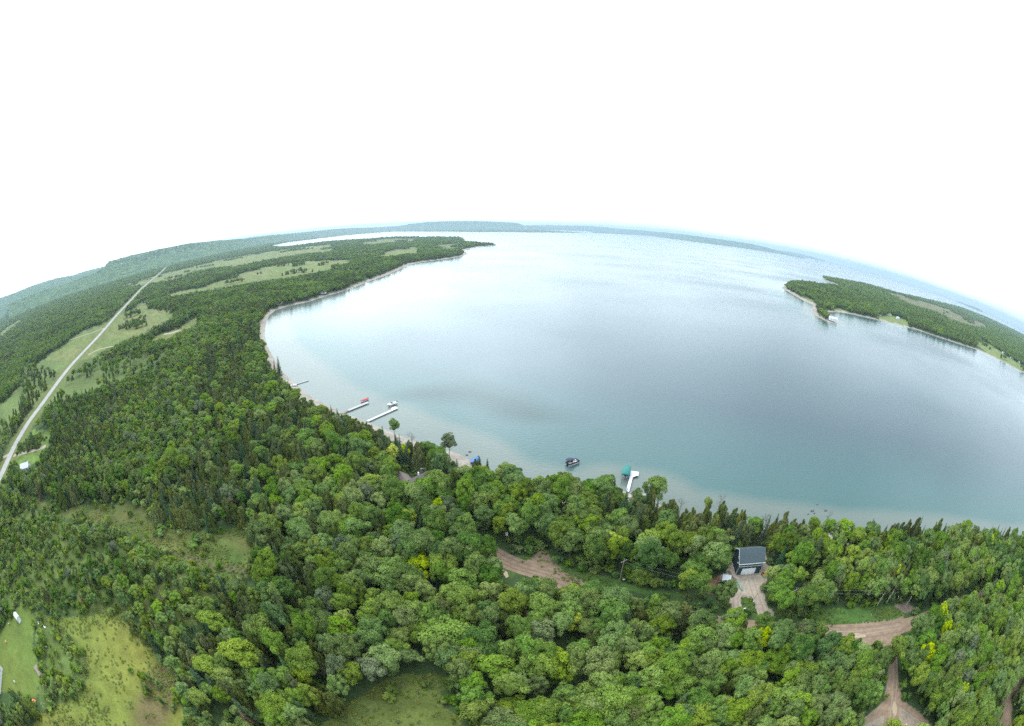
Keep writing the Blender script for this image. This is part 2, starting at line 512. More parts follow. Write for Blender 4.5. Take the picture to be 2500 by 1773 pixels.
class MB:
    """collects simple solids into one mesh"""

    def __init__(s):
        s.v, s.f = [], []

    def add(s, verts, faces):
        n = len(s.v)
        s.v += [tuple(v) for v in verts]
        s.f += [tuple(i+n for i in f) for f in faces]
        return s

    def box(s, x0, x1, y0, y1, z0, z1):
        v = [(x, y, z) for z in (z0, z1) for y in (y0, y1) for x in (x0, x1)]
        return s.add(v, [(0, 2, 3, 1), (4, 5, 7, 6), (0, 1, 5, 4), (2, 6, 7, 3), (0, 4, 6, 2), (1, 3, 7, 5)])

    def slab(s, p, thick):
        """polygon p (3-D points, counter-clockwise seen from its outer side) given a thickness behind it"""
        P = [Vector(q) for q in p]
        n = (P[1]-P[0]).cross(P[2]-P[0]).normalized()
        k_ = len(P)
        return s.add(P+[q-n*thick for q in P], [tuple(range(k_)), tuple(range(2*k_-1, k_-1, -1))]+[(i, i+k_, (i+1) % k_+k_, (i+1) % k_) for i in range(k_)])

    def tube(s, pts, rads, n=6, cap=True):
        pts = [Vector(p) for p in pts]
        rings = []
        for i, p in enumerate(pts):
            d = (pts[min(i+1, len(pts)-1)]-pts[max(i-1, 0)]).normalized()
            a = d.orthogonal().normalized()
            b = d.cross(a)
            rings.append([p+(a*math.cos(2*math.pi*j/n)+b*math.sin(2*math.pi*j/n))*rads[i] for j in range(n)])
        v = [q for r_ in rings for q in r_]
        f = [(i*n+j, i*n+(j+1) % n, (i+1)*n+(j+1) % n, (i+1)*n+j) for i in range(len(pts)-1) for j in range(n)]
        if cap:
            f += [tuple(range(n-1, -1, -1)), tuple(range((len(pts)-1)*n, len(pts)*n))]
        return s.add(v, f)

    def loft(s, rings, cap=True):
        n = len(rings[0])
        v = [q for r_ in rings for q in r_]
        f = [(i*n+j, i*n+(j+1) % n, (i+1)*n+(j+1) % n, (i+1)*n+j) for i in range(len(rings)-1) for j in range(n)]
        if cap:
            f += [tuple(range(n-1, -1, -1)), tuple(range((len(rings)-1)*n, len(rings)*n))]
        return s.add(v, f)

    def mesh(s, name, mat, smooth=False):
        me = bpy.data.meshes.new(name)
        me.from_pydata([tuple(v) for v in s.v], [], s.f)
        bm = bmesh.new()
        bm.from_mesh(me)
        bmesh.ops.recalc_face_normals(bm, faces=bm.faces)
        bm.to_mesh(me)
        bm.free()
        me.materials.append(mat)
        if smooth:
            for p in me.polygons:
                p.use_smooth = True
        return me

    def build(s, name, mat, parent=None, smooth=False, label=None):
        o = link(bpy.data.objects.new(name, s.mesh(name, mat, smooth)), parent)
        if label:
            o['label'] = label
        return o


def empty(name, x, y, z, rz, label, cat, group=None):
    o = link(bpy.data.objects.new(name, None))
    o.empty_display_size = .5
    o.location = (x, y, z)
    o.rotation_euler = (0, 0, rz)
    return tag(o, label, cat, group)


def copy_tree(root, x, y, z, rz, label, group=None, scale=None):
    r = root.copy()
    link(r)
    r.location = (x, y, z)
    r.rotation_euler = (0, 0, rz)
    if scale:
        r.scale = scale
    r['label'] = label
    if group:
        r['group'] = group
    for ch in list(root.children):
        c = ch.copy()
        link(c, r)
        for g2 in ch.children:
            link(g2.copy(), c)
    return r


# ============================================================ ground and water sheets (polar rings: fine near, coarse far)
az = np.radians(np.concatenate([np.arange(-180, -122, 3.0), np.arange(-122, 122, .22), np.arange(122, 180, 3.0)]))
dep = np.concatenate([[89.9, 80, 72], np.arange(68, 6, -.24), np.arange(6, 1.6, -.08), np.arange(1.6, .2, -.03), [.19, .18]])
rad = (CAM_H-1)/np.tan(np.radians(dep))
NA, NR = len(az), len(rad)
A, R = np.meshgrid(az, rad)
gx, gy = (np.sin(A)*R).ravel(), (np.cos(A)*R).ravel()
sd, which = signed(gx, gy)
grid_faces = []
i = np.arange(NR-1)[:, None]*NA
j = np.arange(NA)[None, :]
j2 = (j+1) % NA
gf = np.stack([i+j, i+j2, i+NA+j2, i+NA+j], -1).reshape(-1, 4)
wob = (hash_noise(gx, gy, 6, 1)-.5)*3+(hash_noise(gx, gy, 30, 2)-.5)*5
wob *= np.clip(R.ravel()/300, .25, 1)
s2 = sd+wob
gz = np.where(sd < 0, -np.minimum(-sd*.09, 9)-.02, LAND_Z*np.clip(np.minimum(sd/9*.55, .55+sd/60), 0, 1))
ppx, ppy = PX(gx, gy, np.full(gx.shape, LAND_Z))
# surface colour of the ground
col = np.zeros((len(gx), 3))
forest_floor = np.array([.042, .070, .024])
col[:] = forest_floor
n1 = hash_noise(gx, gy, 9, 3)[:, None]
n2 = hash_noise(gx, gy, 45, 4)[:, None]
n3 = hash_noise(gx, gy, 3.2, 5)[:, None]
n4 = hash_noise(gx, gy, 260, 9)[:, None]
grassA, grassB, grassC = np.array([.105, .145, .040]), np.array([.145, .150, .055]), np.array([.062, .102, .024])
for nm, poly in FIELDS.items():
    m_ = inside(ppx+(hash_noise(gx, gy, 14, 6)-.5)*12, ppy+(hash_noise(gx, gy, 11, 7)-.5)*8, poly) & (which == 0) & (sd > 4)
    c = grassA*(1-n2)+grassB*n2
    if nm in ('verge', 'verge_east', 'driveway_grass'):
        c = np.array([.055, .105, .024])*(.8+.5*n1)
    elif nm == 'bottom_grass':
        c = np.array([.088, .122, .028])*(.8+.4*n1)*(1-.5*n2)+np.array([.11, .09, .034])*.5*n2
    elif nm == 'meadow':
        c = (grassC*(1-n1)+np.array([.115, .115, .038])*n1)*(.75+.4*n2)
    elif nm == 'big_field':
        t_ = np.clip(n2*1.4-.2, 0, 1)
        c = np.array([.098, .135, .028])*(1-t_)+np.array([.165, .155, .034])*t_
        brown = np.clip((hash_noise(gx, gy, 16, 12)[:, None]-.52)*4, 0, 1)*inside(ppx, ppy, [(270, 1600), (420, 1600), (440, 1790), (270, 1790)])[:, None]
        c = c*(1-brown)+np.array([.105, .085, .038])*brown
    elif nm == 'lawn_scrub':
        c = np.array([.075, .105, .03])*(.8+.5*n1)
    elif nm == 'junction_grass':
        c = np.array([.10, .15, .035])*(.85+.3*n1)
    else:
        c = c*(.72+.3*n1)*(.85+.3*n4)
    c = c*(.82+.36*n3)
    col[m_] = c[m_]
m_ = inside(ppx, ppy, [(-50, 1235), (60, 1235), (150, 1275), (300, 1310), (450, 1390), (560, 1430), (520, 1500), (440, 1560), (330, 1500), (200, 1500), (60, 1480), (-50, 1560)]) & (which == 0)
col[m_] = ((np.array([.072, .112, .028])*(1-n2)+np.array([.11, .12, .036])*n2)*(.7+.6*n1))[m_]
for poly in ([(60, 880), (200, 880), (330, 850), (440, 850), (400, 900), (250, 950), (100, 1000), (40, 960)], [(-50, 1000), (40, 960), (60, 990), (0, 1100), (-50, 1100)]):
    m_ = inside(ppx, ppy, poly) & (which == 0)
    col[m_] = (np.array([.085, .115, .035])*(.7+.6*n2))[m_]
m_ = inside(ppx, ppy, LAWN) & (which == 0)
col[m_] = (np.array([.082, .128, .028])*(.8+.3*n1)*(.9+.2*n3)+np.array([.03, .0, 0])*n2)[m_]
for q_, poly in enumerate(ISLE_FIELDS):
    m_ = inside(ppx, ppy, poly) & (which == 1)
    col[m_] = ((np.array([.115, .115, .055]) if q_ == 0 else np.array([.13, .165, .055]))*(.8+.35*n1))[m_]
rd = seg_dist(gx, gy, [G(x, y, LAND_Z) for x, y in MAIN_ROAD], False)
m_ = (rd < 13) & (which == 0)
col[m_] = (grassB*(1-n1)*.8+grassA*n1*.8)[m_]
# bare ground round garage, bare earth flares
for poly, c in ((OPEN_ROAD[1], (.285, .24, .195)), (OPEN_ROAD[2], (.225, .18, .14)), (OPEN_ROAD[3], (.235, .19, .15)), (OPEN_ROAD[4], (.20, .14, .10))):
    m_ = inside(ppx, ppy, poly) & (which == 0)
    for nm in ('verge', 'verge_east', 'driveway_grass'):
        m_ &= ~inside(ppx, ppy, FIELDS[nm])
    col[m_] = (np.array(c)*(.8+.25*n1)*(.85+.3*n3))[m_]
m_ = inside(ppx, ppy, [(1730, 1416), (1756, 1404), (1762, 1424), (1738, 1450), (1722, 1446)])
col[m_] = (np.array([.24, .14, .085])*(.7+.6*n3))[m_]
m_ = inside(ppx, ppy, [(1845, 1422), (1868, 1412), (1866, 1436), (1850, 1436)])
col[m_] = (np.array([.27, .15, .10])*(.7+.6*n3))[m_]
m_ = inside(ppx, ppy, OPEN_ROAD[0]) & (which == 0)
col[m_] = (np.array([.062, .105, .026])*(.75+.5*n1)*(.8+.4*n3))[m_]
# beach sand and stones, then the bed of the lake
bw = np.where(R.ravel() > 900, 14, 9)+4*(hash_noise(gx, gy, 40, 8)-.5)
m_ = (sd < bw) & (sd > -1e8)
sand = np.array([.285, .255, .22])*(.78+.30*n3)*(.9+.2*n1)
col[m_] = sand[m_]
ground_me = mesh_np('ground', np.stack([gx, gy, gz], 1), gf[:, ::-1], None or bpy.data.materials.new('ground_surface'),
                    {'surface': ('FLOAT_COLOR', np.concatenate([col, np.ones((len(col), 1))], 1))}, True)
ground = link(bpy.data.objects.new('ground', ground_me))
tag(ground, kind='structure')
gm = ground_me.materials[0]
gm.use_nodes = True
t = gm.node_tree
p = t.nodes['Principled BSDF']
p.inputs['Roughness'].default_value = .95
p.inputs['Specular IOR Level'].default_value = .1
a = t.nodes.new('ShaderNodeVertexColor')
a.layer_name = 'surface'
g = t.nodes.new('ShaderNodeNewGeometry')


def tnoise(t, g, s, det=4):
    z = t.nodes.new('ShaderNodeTexNoise')
    z.inputs['Scale'].default_value = s
    z.inputs['Detail'].default_value = det
    t.links.new(g.outputs['Position'], z.inputs['Vector'])
    return z.outputs['Fac']


def tmath(t, op, a_, b_):
    n = t.nodes.new('ShaderNodeMath')
    n.operation = op
    for q_, v in enumerate((a_, b_)):
        if isinstance(v, (int, float)):
            n.inputs[q_].default_value = v
        else:
            t.links.new(v, n.inputs[q_])
    return n.outputs[0]


f = tmath(t, 'ADD', tmath(t, 'MULTIPLY', tnoise(t, g, 1.6, 6), 1.0), tmath(t, 'MULTIPLY', tnoise(t, g, .25, 4), .6))
f = tmath(t, 'ADD', f, .2)
sc = t.nodes.new('ShaderNodeVectorMath')
sc.operation = 'SCALE'
t.links.new(a.outputs['Color'], sc.inputs[0])
t.links.new(f, sc.inputs['Scale'])
t.links.new(sc.outputs[0], p.inputs['Base Color'])
b = t.nodes.new('ShaderNodeBump')
b.inputs['Strength'].default_value = .6
b.inputs['Distance'].default_value = .5
t.links.new(tnoise(t, g, .9, 5), b.inputs['Height'])
t.links.new(b.outputs[0], p.inputs['Normal'])

# water: colour follows the depth of the bed
edge = 19+5*(hash_noise(gx, gy, 90, 21)-.5)+12*np.clip((10-gx)/60, 0, 1)*(.3+hash_noise(gx, gy, 60, 22))
dsh = np.clip(-sd, 0, 1e6)
shallow = np.clip(1-(dsh-edge*.8)/(4+edge*.25), 0, 1)
mid = np.clip(1-(dsh-edge)/90, 0, 1)
wpx, wpy = PX(gx, gy, np.zeros(gx.shape))
gap_poly = [G(*q) for q in [(975, 968), (1010, 950), (1060, 938), (1180, 930), (1300, 965), (1380, 1030), (1290, 1040), (1180, 1008), (1060, 985)]]
gap_d = seg_dist(gx, gy, gap_poly)
gap_d = np.where(inside(gx, gy, gap_poly), gap_d, -gap_d)+(hash_noise(gx, gy, 25, 61)-.5)*24
reflection_gap = np.clip(gap_d/26+.4, 0, 1)  # dark water colour painted where the bright cloud reflection breaks off
wm = bpy.data.materials.new('lake_water')
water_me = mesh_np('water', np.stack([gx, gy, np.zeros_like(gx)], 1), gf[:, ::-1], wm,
                   {'shallow': ('FLOAT', shallow), 'middle': ('FLOAT', mid), 'reflection_gap': ('FLOAT', reflection_gap)}, True)
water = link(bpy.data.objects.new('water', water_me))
tag(water, kind='structure')
wm.use_nodes = True
t = wm.node_tree
p = t.nodes['Principled BSDF']
p.inputs['IOR'].default_value = 1.33
p.inputs['Roughness'].default_value = .16
p.inputs['Specular IOR Level'].default_value = .5
g = t.nodes.new('ShaderNodeNewGeometry')
a1 = t.nodes.new('ShaderNodeAttribute')
a1.attribute_name = 'shallow'
a2 = t.nodes.new('ShaderNodeAttribute')
a2.attribute_name = 'middle'
mx1 = t.nodes.new('ShaderNodeMixRGB')
mx1.inputs[1].default_value = (.017, .050, .064, 1)
mx1.inputs[2].default_value = (.033, .088, .086, 1)
t.links.new(a2.outputs['Fac'], mx1.inputs[0])
mx2 = t.nodes.new('ShaderNodeMixRGB')
mx2.inputs[2].default_value = (.094, .118, .104, 1)
t.links.new(tmath(t, 'MULTIPLY', a1.outputs['Fac'], tmath(t, 'ADD', tmath(t, 'MULTIPLY', tnoise(t, g, .12, 4), .4), .78)), mx2.inputs[0])
t.links.new(mx1.outputs[0], mx2.inputs[1])
# dark weed beds and pale sand bars far out, then the painted gap in the cloud reflection
wv = tmath(t, 'ADD', tmath(t, 'MULTIPLY', tnoise(t, g, .006, 4), .5), .75)
sc = t.nodes.new('ShaderNodeVectorMath')
sc.operation = 'SCALE'
t.links.new(mx2.outputs[0], sc.inputs[0])
t.links.new(wv, sc.inputs['Scale'])
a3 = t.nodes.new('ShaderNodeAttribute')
a3.attribute_name = 'reflection_gap'
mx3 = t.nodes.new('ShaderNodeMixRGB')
mx3.inputs[2].default_value = (.005, .034, .036, 1)  # painted dark tone for the gap in the cloud reflection
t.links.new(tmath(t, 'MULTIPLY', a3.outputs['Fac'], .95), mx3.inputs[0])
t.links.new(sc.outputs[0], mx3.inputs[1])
t.links.new(mx3.outputs[0], p.inputs['Base Color'])
b = t.nodes.new('ShaderNodeBump')
b.inputs['Strength'].default_value = .35
b.inputs['Distance'].default_value = .25
mpp = t.nodes.new('ShaderNodeMapping')
mpp.inputs['Scale'].default_value = (.5, .9, 1)
mpp.inputs['Rotation'].default_value = (0, 0, .5)
t.links.new(g.outputs['Position'], mpp.inputs['Vector'])
zz = t.nodes.new('ShaderNodeTexNoise')
zz.inputs['Scale'].default_value = .9
zz.inputs['Detail'].default_value = 3
t.links.new(mpp.outputs[0], zz.inputs['Vector'])
t.links.new(zz.outputs['Fac'], b.inputs['Height'])
t.links.new(b.outputs[0], p.inputs['Normal'])
rr = t.nodes.new('ShaderNodeMapRange')
t.links.new(tnoise(t, g, .0035, 5), rr.inputs['Value'])
rr.inputs['From Min'].default_value = .35
rr.inputs['From Max'].default_value = .65
rr.inputs['To Min'].default_value = .09
rr.inputs['To Max'].default_value = .24
t.links.new(rr.outputs[0], p.inputs['Roughness'])

# ============================================================ hills and escarpments
hm, t, p = new_mat('forested_slope_and_cliff', .95, .05)
N, L = t.nodes.new, t.links.new
g = N('ShaderNodeNewGeometry')
at = N('ShaderNodeAttribute')
at.attribute_name = 'cliff'
z1 = tnoise(t, g, .016, 8)
z2 = tnoise(t, g, .05, 4)
cr = N('ShaderNodeValToRGB')
cr.color_ramp.elements[0].position = .33
cr.color_ramp.elements[1].position = .67
cr.color_ramp.elements[0].color = (.018, .045, .018, 1)
cr.color_ramp.elements[1].color = (.085, .14, .045, 1)
L(z1, cr.inputs[0])
mr = N('ShaderNodeMapRange')
mr.inputs['From Min'].default_value = .57
mr.inputs['From Max'].default_value = .70
L(z2, mr.inputs['Value'])
mx_ = N('ShaderNodeMixRGB')
L(tmath(t, 'MULTIPLY', at.outputs['Fac'], mr.outputs[0]), mx_.inputs[0])
L(cr.outputs[0], mx_.inputs[1])
mx_.inputs[2].default_value = (.30, .30, .30, 1)
L(mx_.outputs[0], p.inputs['Base Color'])
b = N('ShaderNodeBump')
b.inputs['Strength'].default_value = 1
b.inputs['Distance'].default_value = 14
L(z1, b.inputs['Height'])
L(b.outputs[0], p.inputs['Normal'])


def ridge(name, tops, dist, width=1200, cliff=None, back=2500, shore=None):
    """tops: picture points of the skyline; dist: (value per point) how far away; cliff: picture points of the cliff's foot"""
    D = [ray(*q) for q in tops]
    a_ = np.array([math.atan2(d[0], d[1]) for d in D])
    e_ = np.array([d[2]/math.hypot(d[0], d[1]) for d in D])
    dd = np.array(dist, float) if hasattr(dist, '__len__') else np.full(len(a_), float(dist))
    n_ = int((a_[-1]-a_[0])/math.radians(.06))
    aa = np.linspace(a_[0], a_[-1], n_)
    el = np.interp(aa, a_, e_)
    ds = np.interp(aa, a_, dd)
    zt = CAM_H+ds*el
    arc = aa*ds
    zt = zt+(hash_noise(arc, arc*0, 22, 3)-.5)*7+(hash_noise(arc, arc*0, 160, 4)-.5)*8
    zt = np.maximum(zt, 2.5)
    if cliff:
        Dc = [ray(*q) for q in cliff]
        ca = [math.atan2(d[0], d[1]) for d in Dc]
        ce = [d[2]/math.hypot(d[0], d[1]) for d in Dc]
        zc = CAM_H+ds*np.interp(aa, ca, ce)
        on = ((aa > ca[0]) & (aa < ca[-1])).astype(float)
        zc = np.where(on > 0, np.minimum(zc, zt-4), zt*.82)
    else:
        zc = zt*.8
        on = aa*0
    V, at_ = [], []
    rows = [(-width, 0, 0), (-width*.8, .10, 0), (-width*.6, .26, 0), (-width*.4, .5, 0), (-width*.22, .78, 0), (-width*.1, 1.0, 0),
            (-width*.07, 1.0, 1), (-width*.03, 'm', 1), (0, 't', 1), (60, 't', 0), (back*.4, 't2', 0), (back, 0, 0)]
    for dr, hh, cf in rows:
        wob_ = (hash_noise(arc, arc*0+dr, 70, 5)-.5)*width*.06*(1 if -width < dr < 0 else 0)
        rr_ = ds+dr+wob_
        if hh == 't':
            h = zt
        elif hh == 't2':
            h = zt*.97
        elif hh == 'm':
            h = (zt+zc)/2
        else:
            h = zc*hh + 1.0 + ((hash_noise(arc, arc*0+dr, 60, 6)-.5)*10 if hh else 0)
        V.append(np.stack([np.sin(aa)*rr_, np.cos(aa)*rr_, h*np.ones(n_)], 1))
        at_.append(on*cf)
    V = np.concatenate(V)
    at_ = np.concatenate(at_)
    i_ = np.arange(len(rows)-1)[:, None]*n_
    j_ = np.arange(n_-1)[None, :]
    F_ = np.stack([i_+j_, i_+j_+1, i_+n_+j_+1, i_+n_+j_], -1).reshape(-1, 4)
    o = link(bpy.data.objects.new(name, mesh_np(name, V, F_[:, ::-1], hm, {'cliff': ('FLOAT', at_)}, False)))
    return tag(o, kind='structure')


ridge('escarpment', [(20, 742), (90, 716), (170, 690), (225, 670), (253, 656), (260, 645), (268, 638), (280, 635), (328, 622), (388, 609), (461, 594), (539, 587), (603, 583), (640, 579), (700, 574), (760, 571)],
      [4300, 4300, 4300, 4300, 4300, 4300, 4300, 4350, 4500, 4700, 5100, 5700, 6700, 7400, 8600, 9300], 1100, [(262, 652), (336, 641), (431, 618), (517, 598)])
ridge('far_left_ridge', [(-160, 800), (-60, 757), (0, 728), (43, 713), (86, 695), (142, 678), (172, 674), (215, 661), (262, 650), (300, 645)],
      7200, 2600, [(-100, 780), (0, 737), (86, 701), (172, 679), (240, 660)])
ridge('bay_hills', [(590, 583), (698, 571), (750, 566), (831, 558), (908, 556), (972, 552), (1000, 547), (1046, 542), (1100, 540), (1169, 540), (1240, 543), (1264, 545), (1280, 551), (1356, 558), (1398, 562), (1440, 568)],
      [9000, 9800, 11000, 12500, 13500, 14500, 14500, 14500, 14500, 14500, 14700, 14700, 14900, 15800, 16600, 17300], 1300,
      [(1010, 551), (1046, 550), (1169, 549), (1230, 549)])
ridge('far_shore_hills', [(1262, 551), (1330, 550), (1445, 552), (1508, 558), (1581, 564), (1702, 577), (1812, 592), (1864, 602), (1896, 611), (1917, 617), (1962, 631)],
      [18500, 18500, 18500, 18500, 17500, 13000, 13500, 14000, 14500, 15000, 16000], 1400)
ridge('distant_headland', [(1880, 610), (1900, 611), (1940, 617), (1975, 625), (2014, 636)], 22000, 1200)
ridge('distant_island', [(2333, 736), (2345, 738), (2365, 745), (2385, 752), (2399, 759)], 14500, 300, back=200)

# ============================================================ roads: sheets a few centimetres above the ground
rm = bpy.data.materials.new('x')
bpy.data.materials.remove(rm)
M['dirt'] = plain('pinkish_brown_dirt', (.215, .152, .108), .95, .22, .5, .1, .3)
M['drive'] = plain('pale_sandy_gravel', (.30, .25, .20), .95, .16, .6, .1, .3)
M['puddle'] = plain('dried_tan_silt', (.32, .25, .165), .6, .08, 1)
M['asphalt'] = plain('pale_worn_gravel_road', (.27, .265, .255), .9, .12, .2, .1)


def ribbon(name, pts, width, mat, z, world=False, jitter=.0):
    P = [Vector(q) for q in pts] if world else [Vector(G(x, y, LAND_Z)) for x, y in pts]
    Q = []
    for i_ in range(len(P)-1):
        n_ = max(1, int((P[i_+1]-P[i_]).length/max(3, P[i_].length*.02)))
        # Catmull-Rom for a smooth bend
        p0, p1, p2, p3 = P[max(i_-1, 0)], P[i_], P[i_+1], P[min(i_+2, len(P)-1)]
        for k_ in range(n_):
            s_ = k_/n_
            Q.append(.5*((2*p1)+(p2-p0)*s_+(2*p0-5*p1+4*p2-p3)*s_*s_+(3*p1-p0-3*p2+p3)*s_**3))
    Q.append(P[-1])
    V, F = [], []
    for i_, q in enumerate(Q):
        d = (Q[min(i_+1, len(Q)-1)]-Q[max(i_-1, 0)]).normalized()
        nrm = Vector((-d.y, d.x))
        w = (width(i_/len(Q)) if callable(width) else width)/2
        for s_ in (1, .35, -.35, -1):
            u = q+nrm*w*s_*(1+(random.uniform(-jitter, jitter) if abs(s_) == 1 else 0))
            V.append((u.x, u.y, z))
    for i_ in range(len(Q)-1):
        for k_ in range(3):
            a_ = i_*4+k_
            F.append((a_, a_+4, a_+5, a_+1))
    me = bpy.data.meshes.new(name)
    me.from_pydata(V, [], F)
    me.materials.append(mat)
    o = link(bpy.data.objects.new(name, me))
    return tag(o, kind='structure')


def sheet(name, poly, mat, z, kind='structure'):
    P = [Vector((*G(x, y, LAND_Z), z)) for x, y in poly]
    tri = tessellate_polygon([P])
    me = bpy.data.meshes.new(name)
    me.from_pydata(P, [], tri)
    bm = bmesh.new()
    bm.from_mesh(me)
    bmesh.ops.recalc_face_normals(bm, faces=bm.faces)
    if sum(f_.normal.z for f_ in bm.faces) < 0:
        bmesh.ops.reverse_faces(bm, faces=bm.faces)
    bm.to_mesh(me)
    bm.free()
    me.materials.append(mat)
    return tag(link(bpy.data.objects.new(name, me)), kind=kind)


ribbon('main_road', MAIN_ROAD, 7.5, M['asphalt'], LAND_Z+.06)
ribbon('side_road', [(34, 1112), (60, 1106), (95, 1096), (112, 1089)], 5, M['drive'], LAND_Z+.04, jitter=.06)
ribbon('side_road', [(-30, 1130), (10, 1116), (26, 1108)], 5, M['drive'], LAND_Z+.04)
ribbon('field_track', [(254, 802), (225, 812), (190, 824), (165, 832)], 6, M['drive'], LAND_Z+.03, jitter=.2)
ribbon('field_track', [(216, 866), (245, 852), (275, 846), (290, 840)], 5, M['drive'], LAND_Z+.03, jitter=.2)
ribbon('field_track', [(400, 816), (420, 813), (440, 806)], 8, M['drive'], LAND_Z+.03, jitter=.2)
ribbon('meadow_track', [(345, 1326), (384, 1334), (441, 1352), (499, 1375), (575, 1390), (612, 1396)], 2.2, plain('brown_rut', (.085, .075, .036), .95, .3, 1), LAND_Z+.02, jitter=.3)
ribbon('dirt_road', [(1120, 1300), (1185, 1340), (1225, 1364), (1262, 1381), (1300, 1392), (1330, 1401), (1380, 1420), (1425, 1440), (1500, 1466), (1600, 1492), (1700, 1514),
                     (1800, 1530), (1880, 1537), (1960, 1542), (2040, 1546), (2120, 1543), (2200, 1530), (2260, 1510), (2330, 1480), (2420, 1445), (2520, 1415)],
       6.5, M['dirt'], LAND_Z+.04, jitter=.05)
sheet('dirt_road_junction', [(2010, 1526), (2060, 1525), (2120, 1522), (2200, 1512), (2214, 1519), (2196, 1555), (2180, 1580), (2190, 1612), (2193, 1665), (2204, 1712), (2222, 1724),
                             (2250, 1746), (2270, 1764), (2250, 1762), (2222, 1742), (2196, 1722), (2194, 1780), (2155, 1780), (2160, 1745), (2120, 1764), (2080, 1778), (2080, 1764), (2130, 1742), (2160, 1708), (2168, 1650), (2172, 1600), (2160, 1580), (2120, 1582), (2080, 1562), (2030, 1540)], M['dirt'], LAND_Z+.07)
sheet('dirt_road_spur', [(1262, 1380), (1292, 1366), (1318, 1344), (1334, 1346), (1348, 1368), (1372, 1392), (1395, 1422), (1340, 1404), (1300, 1392)], M['dirt'], LAND_Z+.065)
sheet('driveway', [(1790, 1404), (1810, 1409), (1860, 1402), (1868, 1400), (1870, 1412), (1862, 1424), (1856, 1438), (1864, 1462), (1872, 1484), (1890, 1496), (1884, 1530), (1862, 1524), (1850, 1500), (1843, 1470), (1834, 1456),
                   (1812, 1454), (1806, 1462), (1810, 1484), (1822, 1500), (1800, 1500), (1780, 1492), (1783, 1462), (1796, 1442), (1798, 1430), (1786, 1420), (1782, 1410)], M['drive'], LAND_Z+.055)
M['rut'] = plain('packed_wheel_track', (.165, .118, .085), .9, .2, 1.5)
M['rut_pale'] = plain('pale_wheel_track', (.25, .195, .148), .9, .15, 1.5)
for nm_, cl_, z_, offs in (('wheel_track', [(1185, 1340), (1225, 1364), (1262, 1381), (1300, 1392), (1330, 1401), (1380, 1420), (1425, 1440)], LAND_Z+.085, (-1.6, -.1, 1.5)),
                           ('wheel_track', [(2000, 1540), (2040, 1546), (2090, 1546), (2130, 1541), (2200, 1530)], LAND_Z+.095, (-2.4, -.9, .7, 2.2)),
                           ('wheel_track', [(2184, 1600), (2186, 1640), (2184, 1690), (2178, 1740), (2174, 1778)], LAND_Z+.085, (-.9, .8)),
                           ('wheel_track', [(1830, 1410), (1838, 1436), (1850, 1466), (1862, 1498), (1868, 1518)], LAND_Z+.075, (-.8, .8)),
                           ('wheel_track', [(1815, 1412), (1806, 1440), (1796, 1462), (1796, 1484)], LAND_Z+.078, (-.7, .7))):
    Pw = [Vector(G(x_, y_, LAND_Z)) for x_, y_ in cl_]
    for of_ in offs:
        Q_ = []
        for i_, q_ in enumerate(Pw):
            d_ = (Pw[min(i_+1, len(Pw)-1)]-Pw[max(i_-1, 0)]).normalized()
            Q_.append(q_+Vector((-d_.y, d_.x))*(of_+random.uniform(-.15, .15)))
        ribbon(nm_, Q_, .42, M['rut_pale'] if abs(of_) < 1.0 and cl_[0][0] > 1500 else M['rut'], z_+.004*(of_ > 0), True, .35)
sheet('silt_patch', [(2181, 1714), (2184, 1712), (2190, 1728), (2189, 1742), (2185, 1750), (2179, 1740), (2177, 1730)], M['puddle'], LAND_Z+.09)
sheet('silt_patch', [(2070, 1550), (2090, 1546), (2112, 1550), (2114, 1556), (2095, 1558), (2075, 1557)], M['puddle'], LAND_Z+.09)
sheet('sand_patch', [(1228, 1392), (1238, 1396), (1242, 1408), (1236, 1412), (1229, 1402)], M['puddle'], LAND_Z+.05)

# ============================================================ trees


def cards(P, Nn, size, rg, aspect=1.0, up=None):
    """one small four-cornered leaf clump at each point P facing Nn"""
    n_ = len(P)
    Nn = Nn/np.linalg.norm(Nn, axis=1)[:, None]
    ref = rg.normal(size=(n_, 3)) if up is None else np.tile(np.array(up, float), (n_, 1))+rg.normal(size=(n_, 3))*.25
    T = np.cross(ref, Nn)
    T /= np.linalg.norm(T, axis=1)[:, None]+1e-9
    B = np.cross(Nn, T)
    s_ = (size*rg.uniform(.65, 1.35, n_))[:, None]
    T, B = T*s_, B*s_*aspect
    k_ = rg.uniform(.55, 1.1, (n_, 4, 1))
    Q = np.stack([P-T*k_[:, 0], P-B*k_[:, 1], P+T*k_[:, 2], P+B*k_[:, 3]], 1)
    bend = Nn*s_*.35
    Q[:, 1] -= bend
    Q[:, 3] -= bend
    return Q.reshape(-1, 3), np.arange(n_*4).reshape(-1, 4)


def ico(level=1):
    bm = bmesh.new()
    bmesh.ops.create_icosphere(bm, subdivisions=level, radius=1)
    V = np.array([v.co[:] for v in bm.verts])
    F = np.array([[v.index for v in f_.verts] for f_ in bm.faces])
    bm.free()
    return V, F


ICO = ico(2)


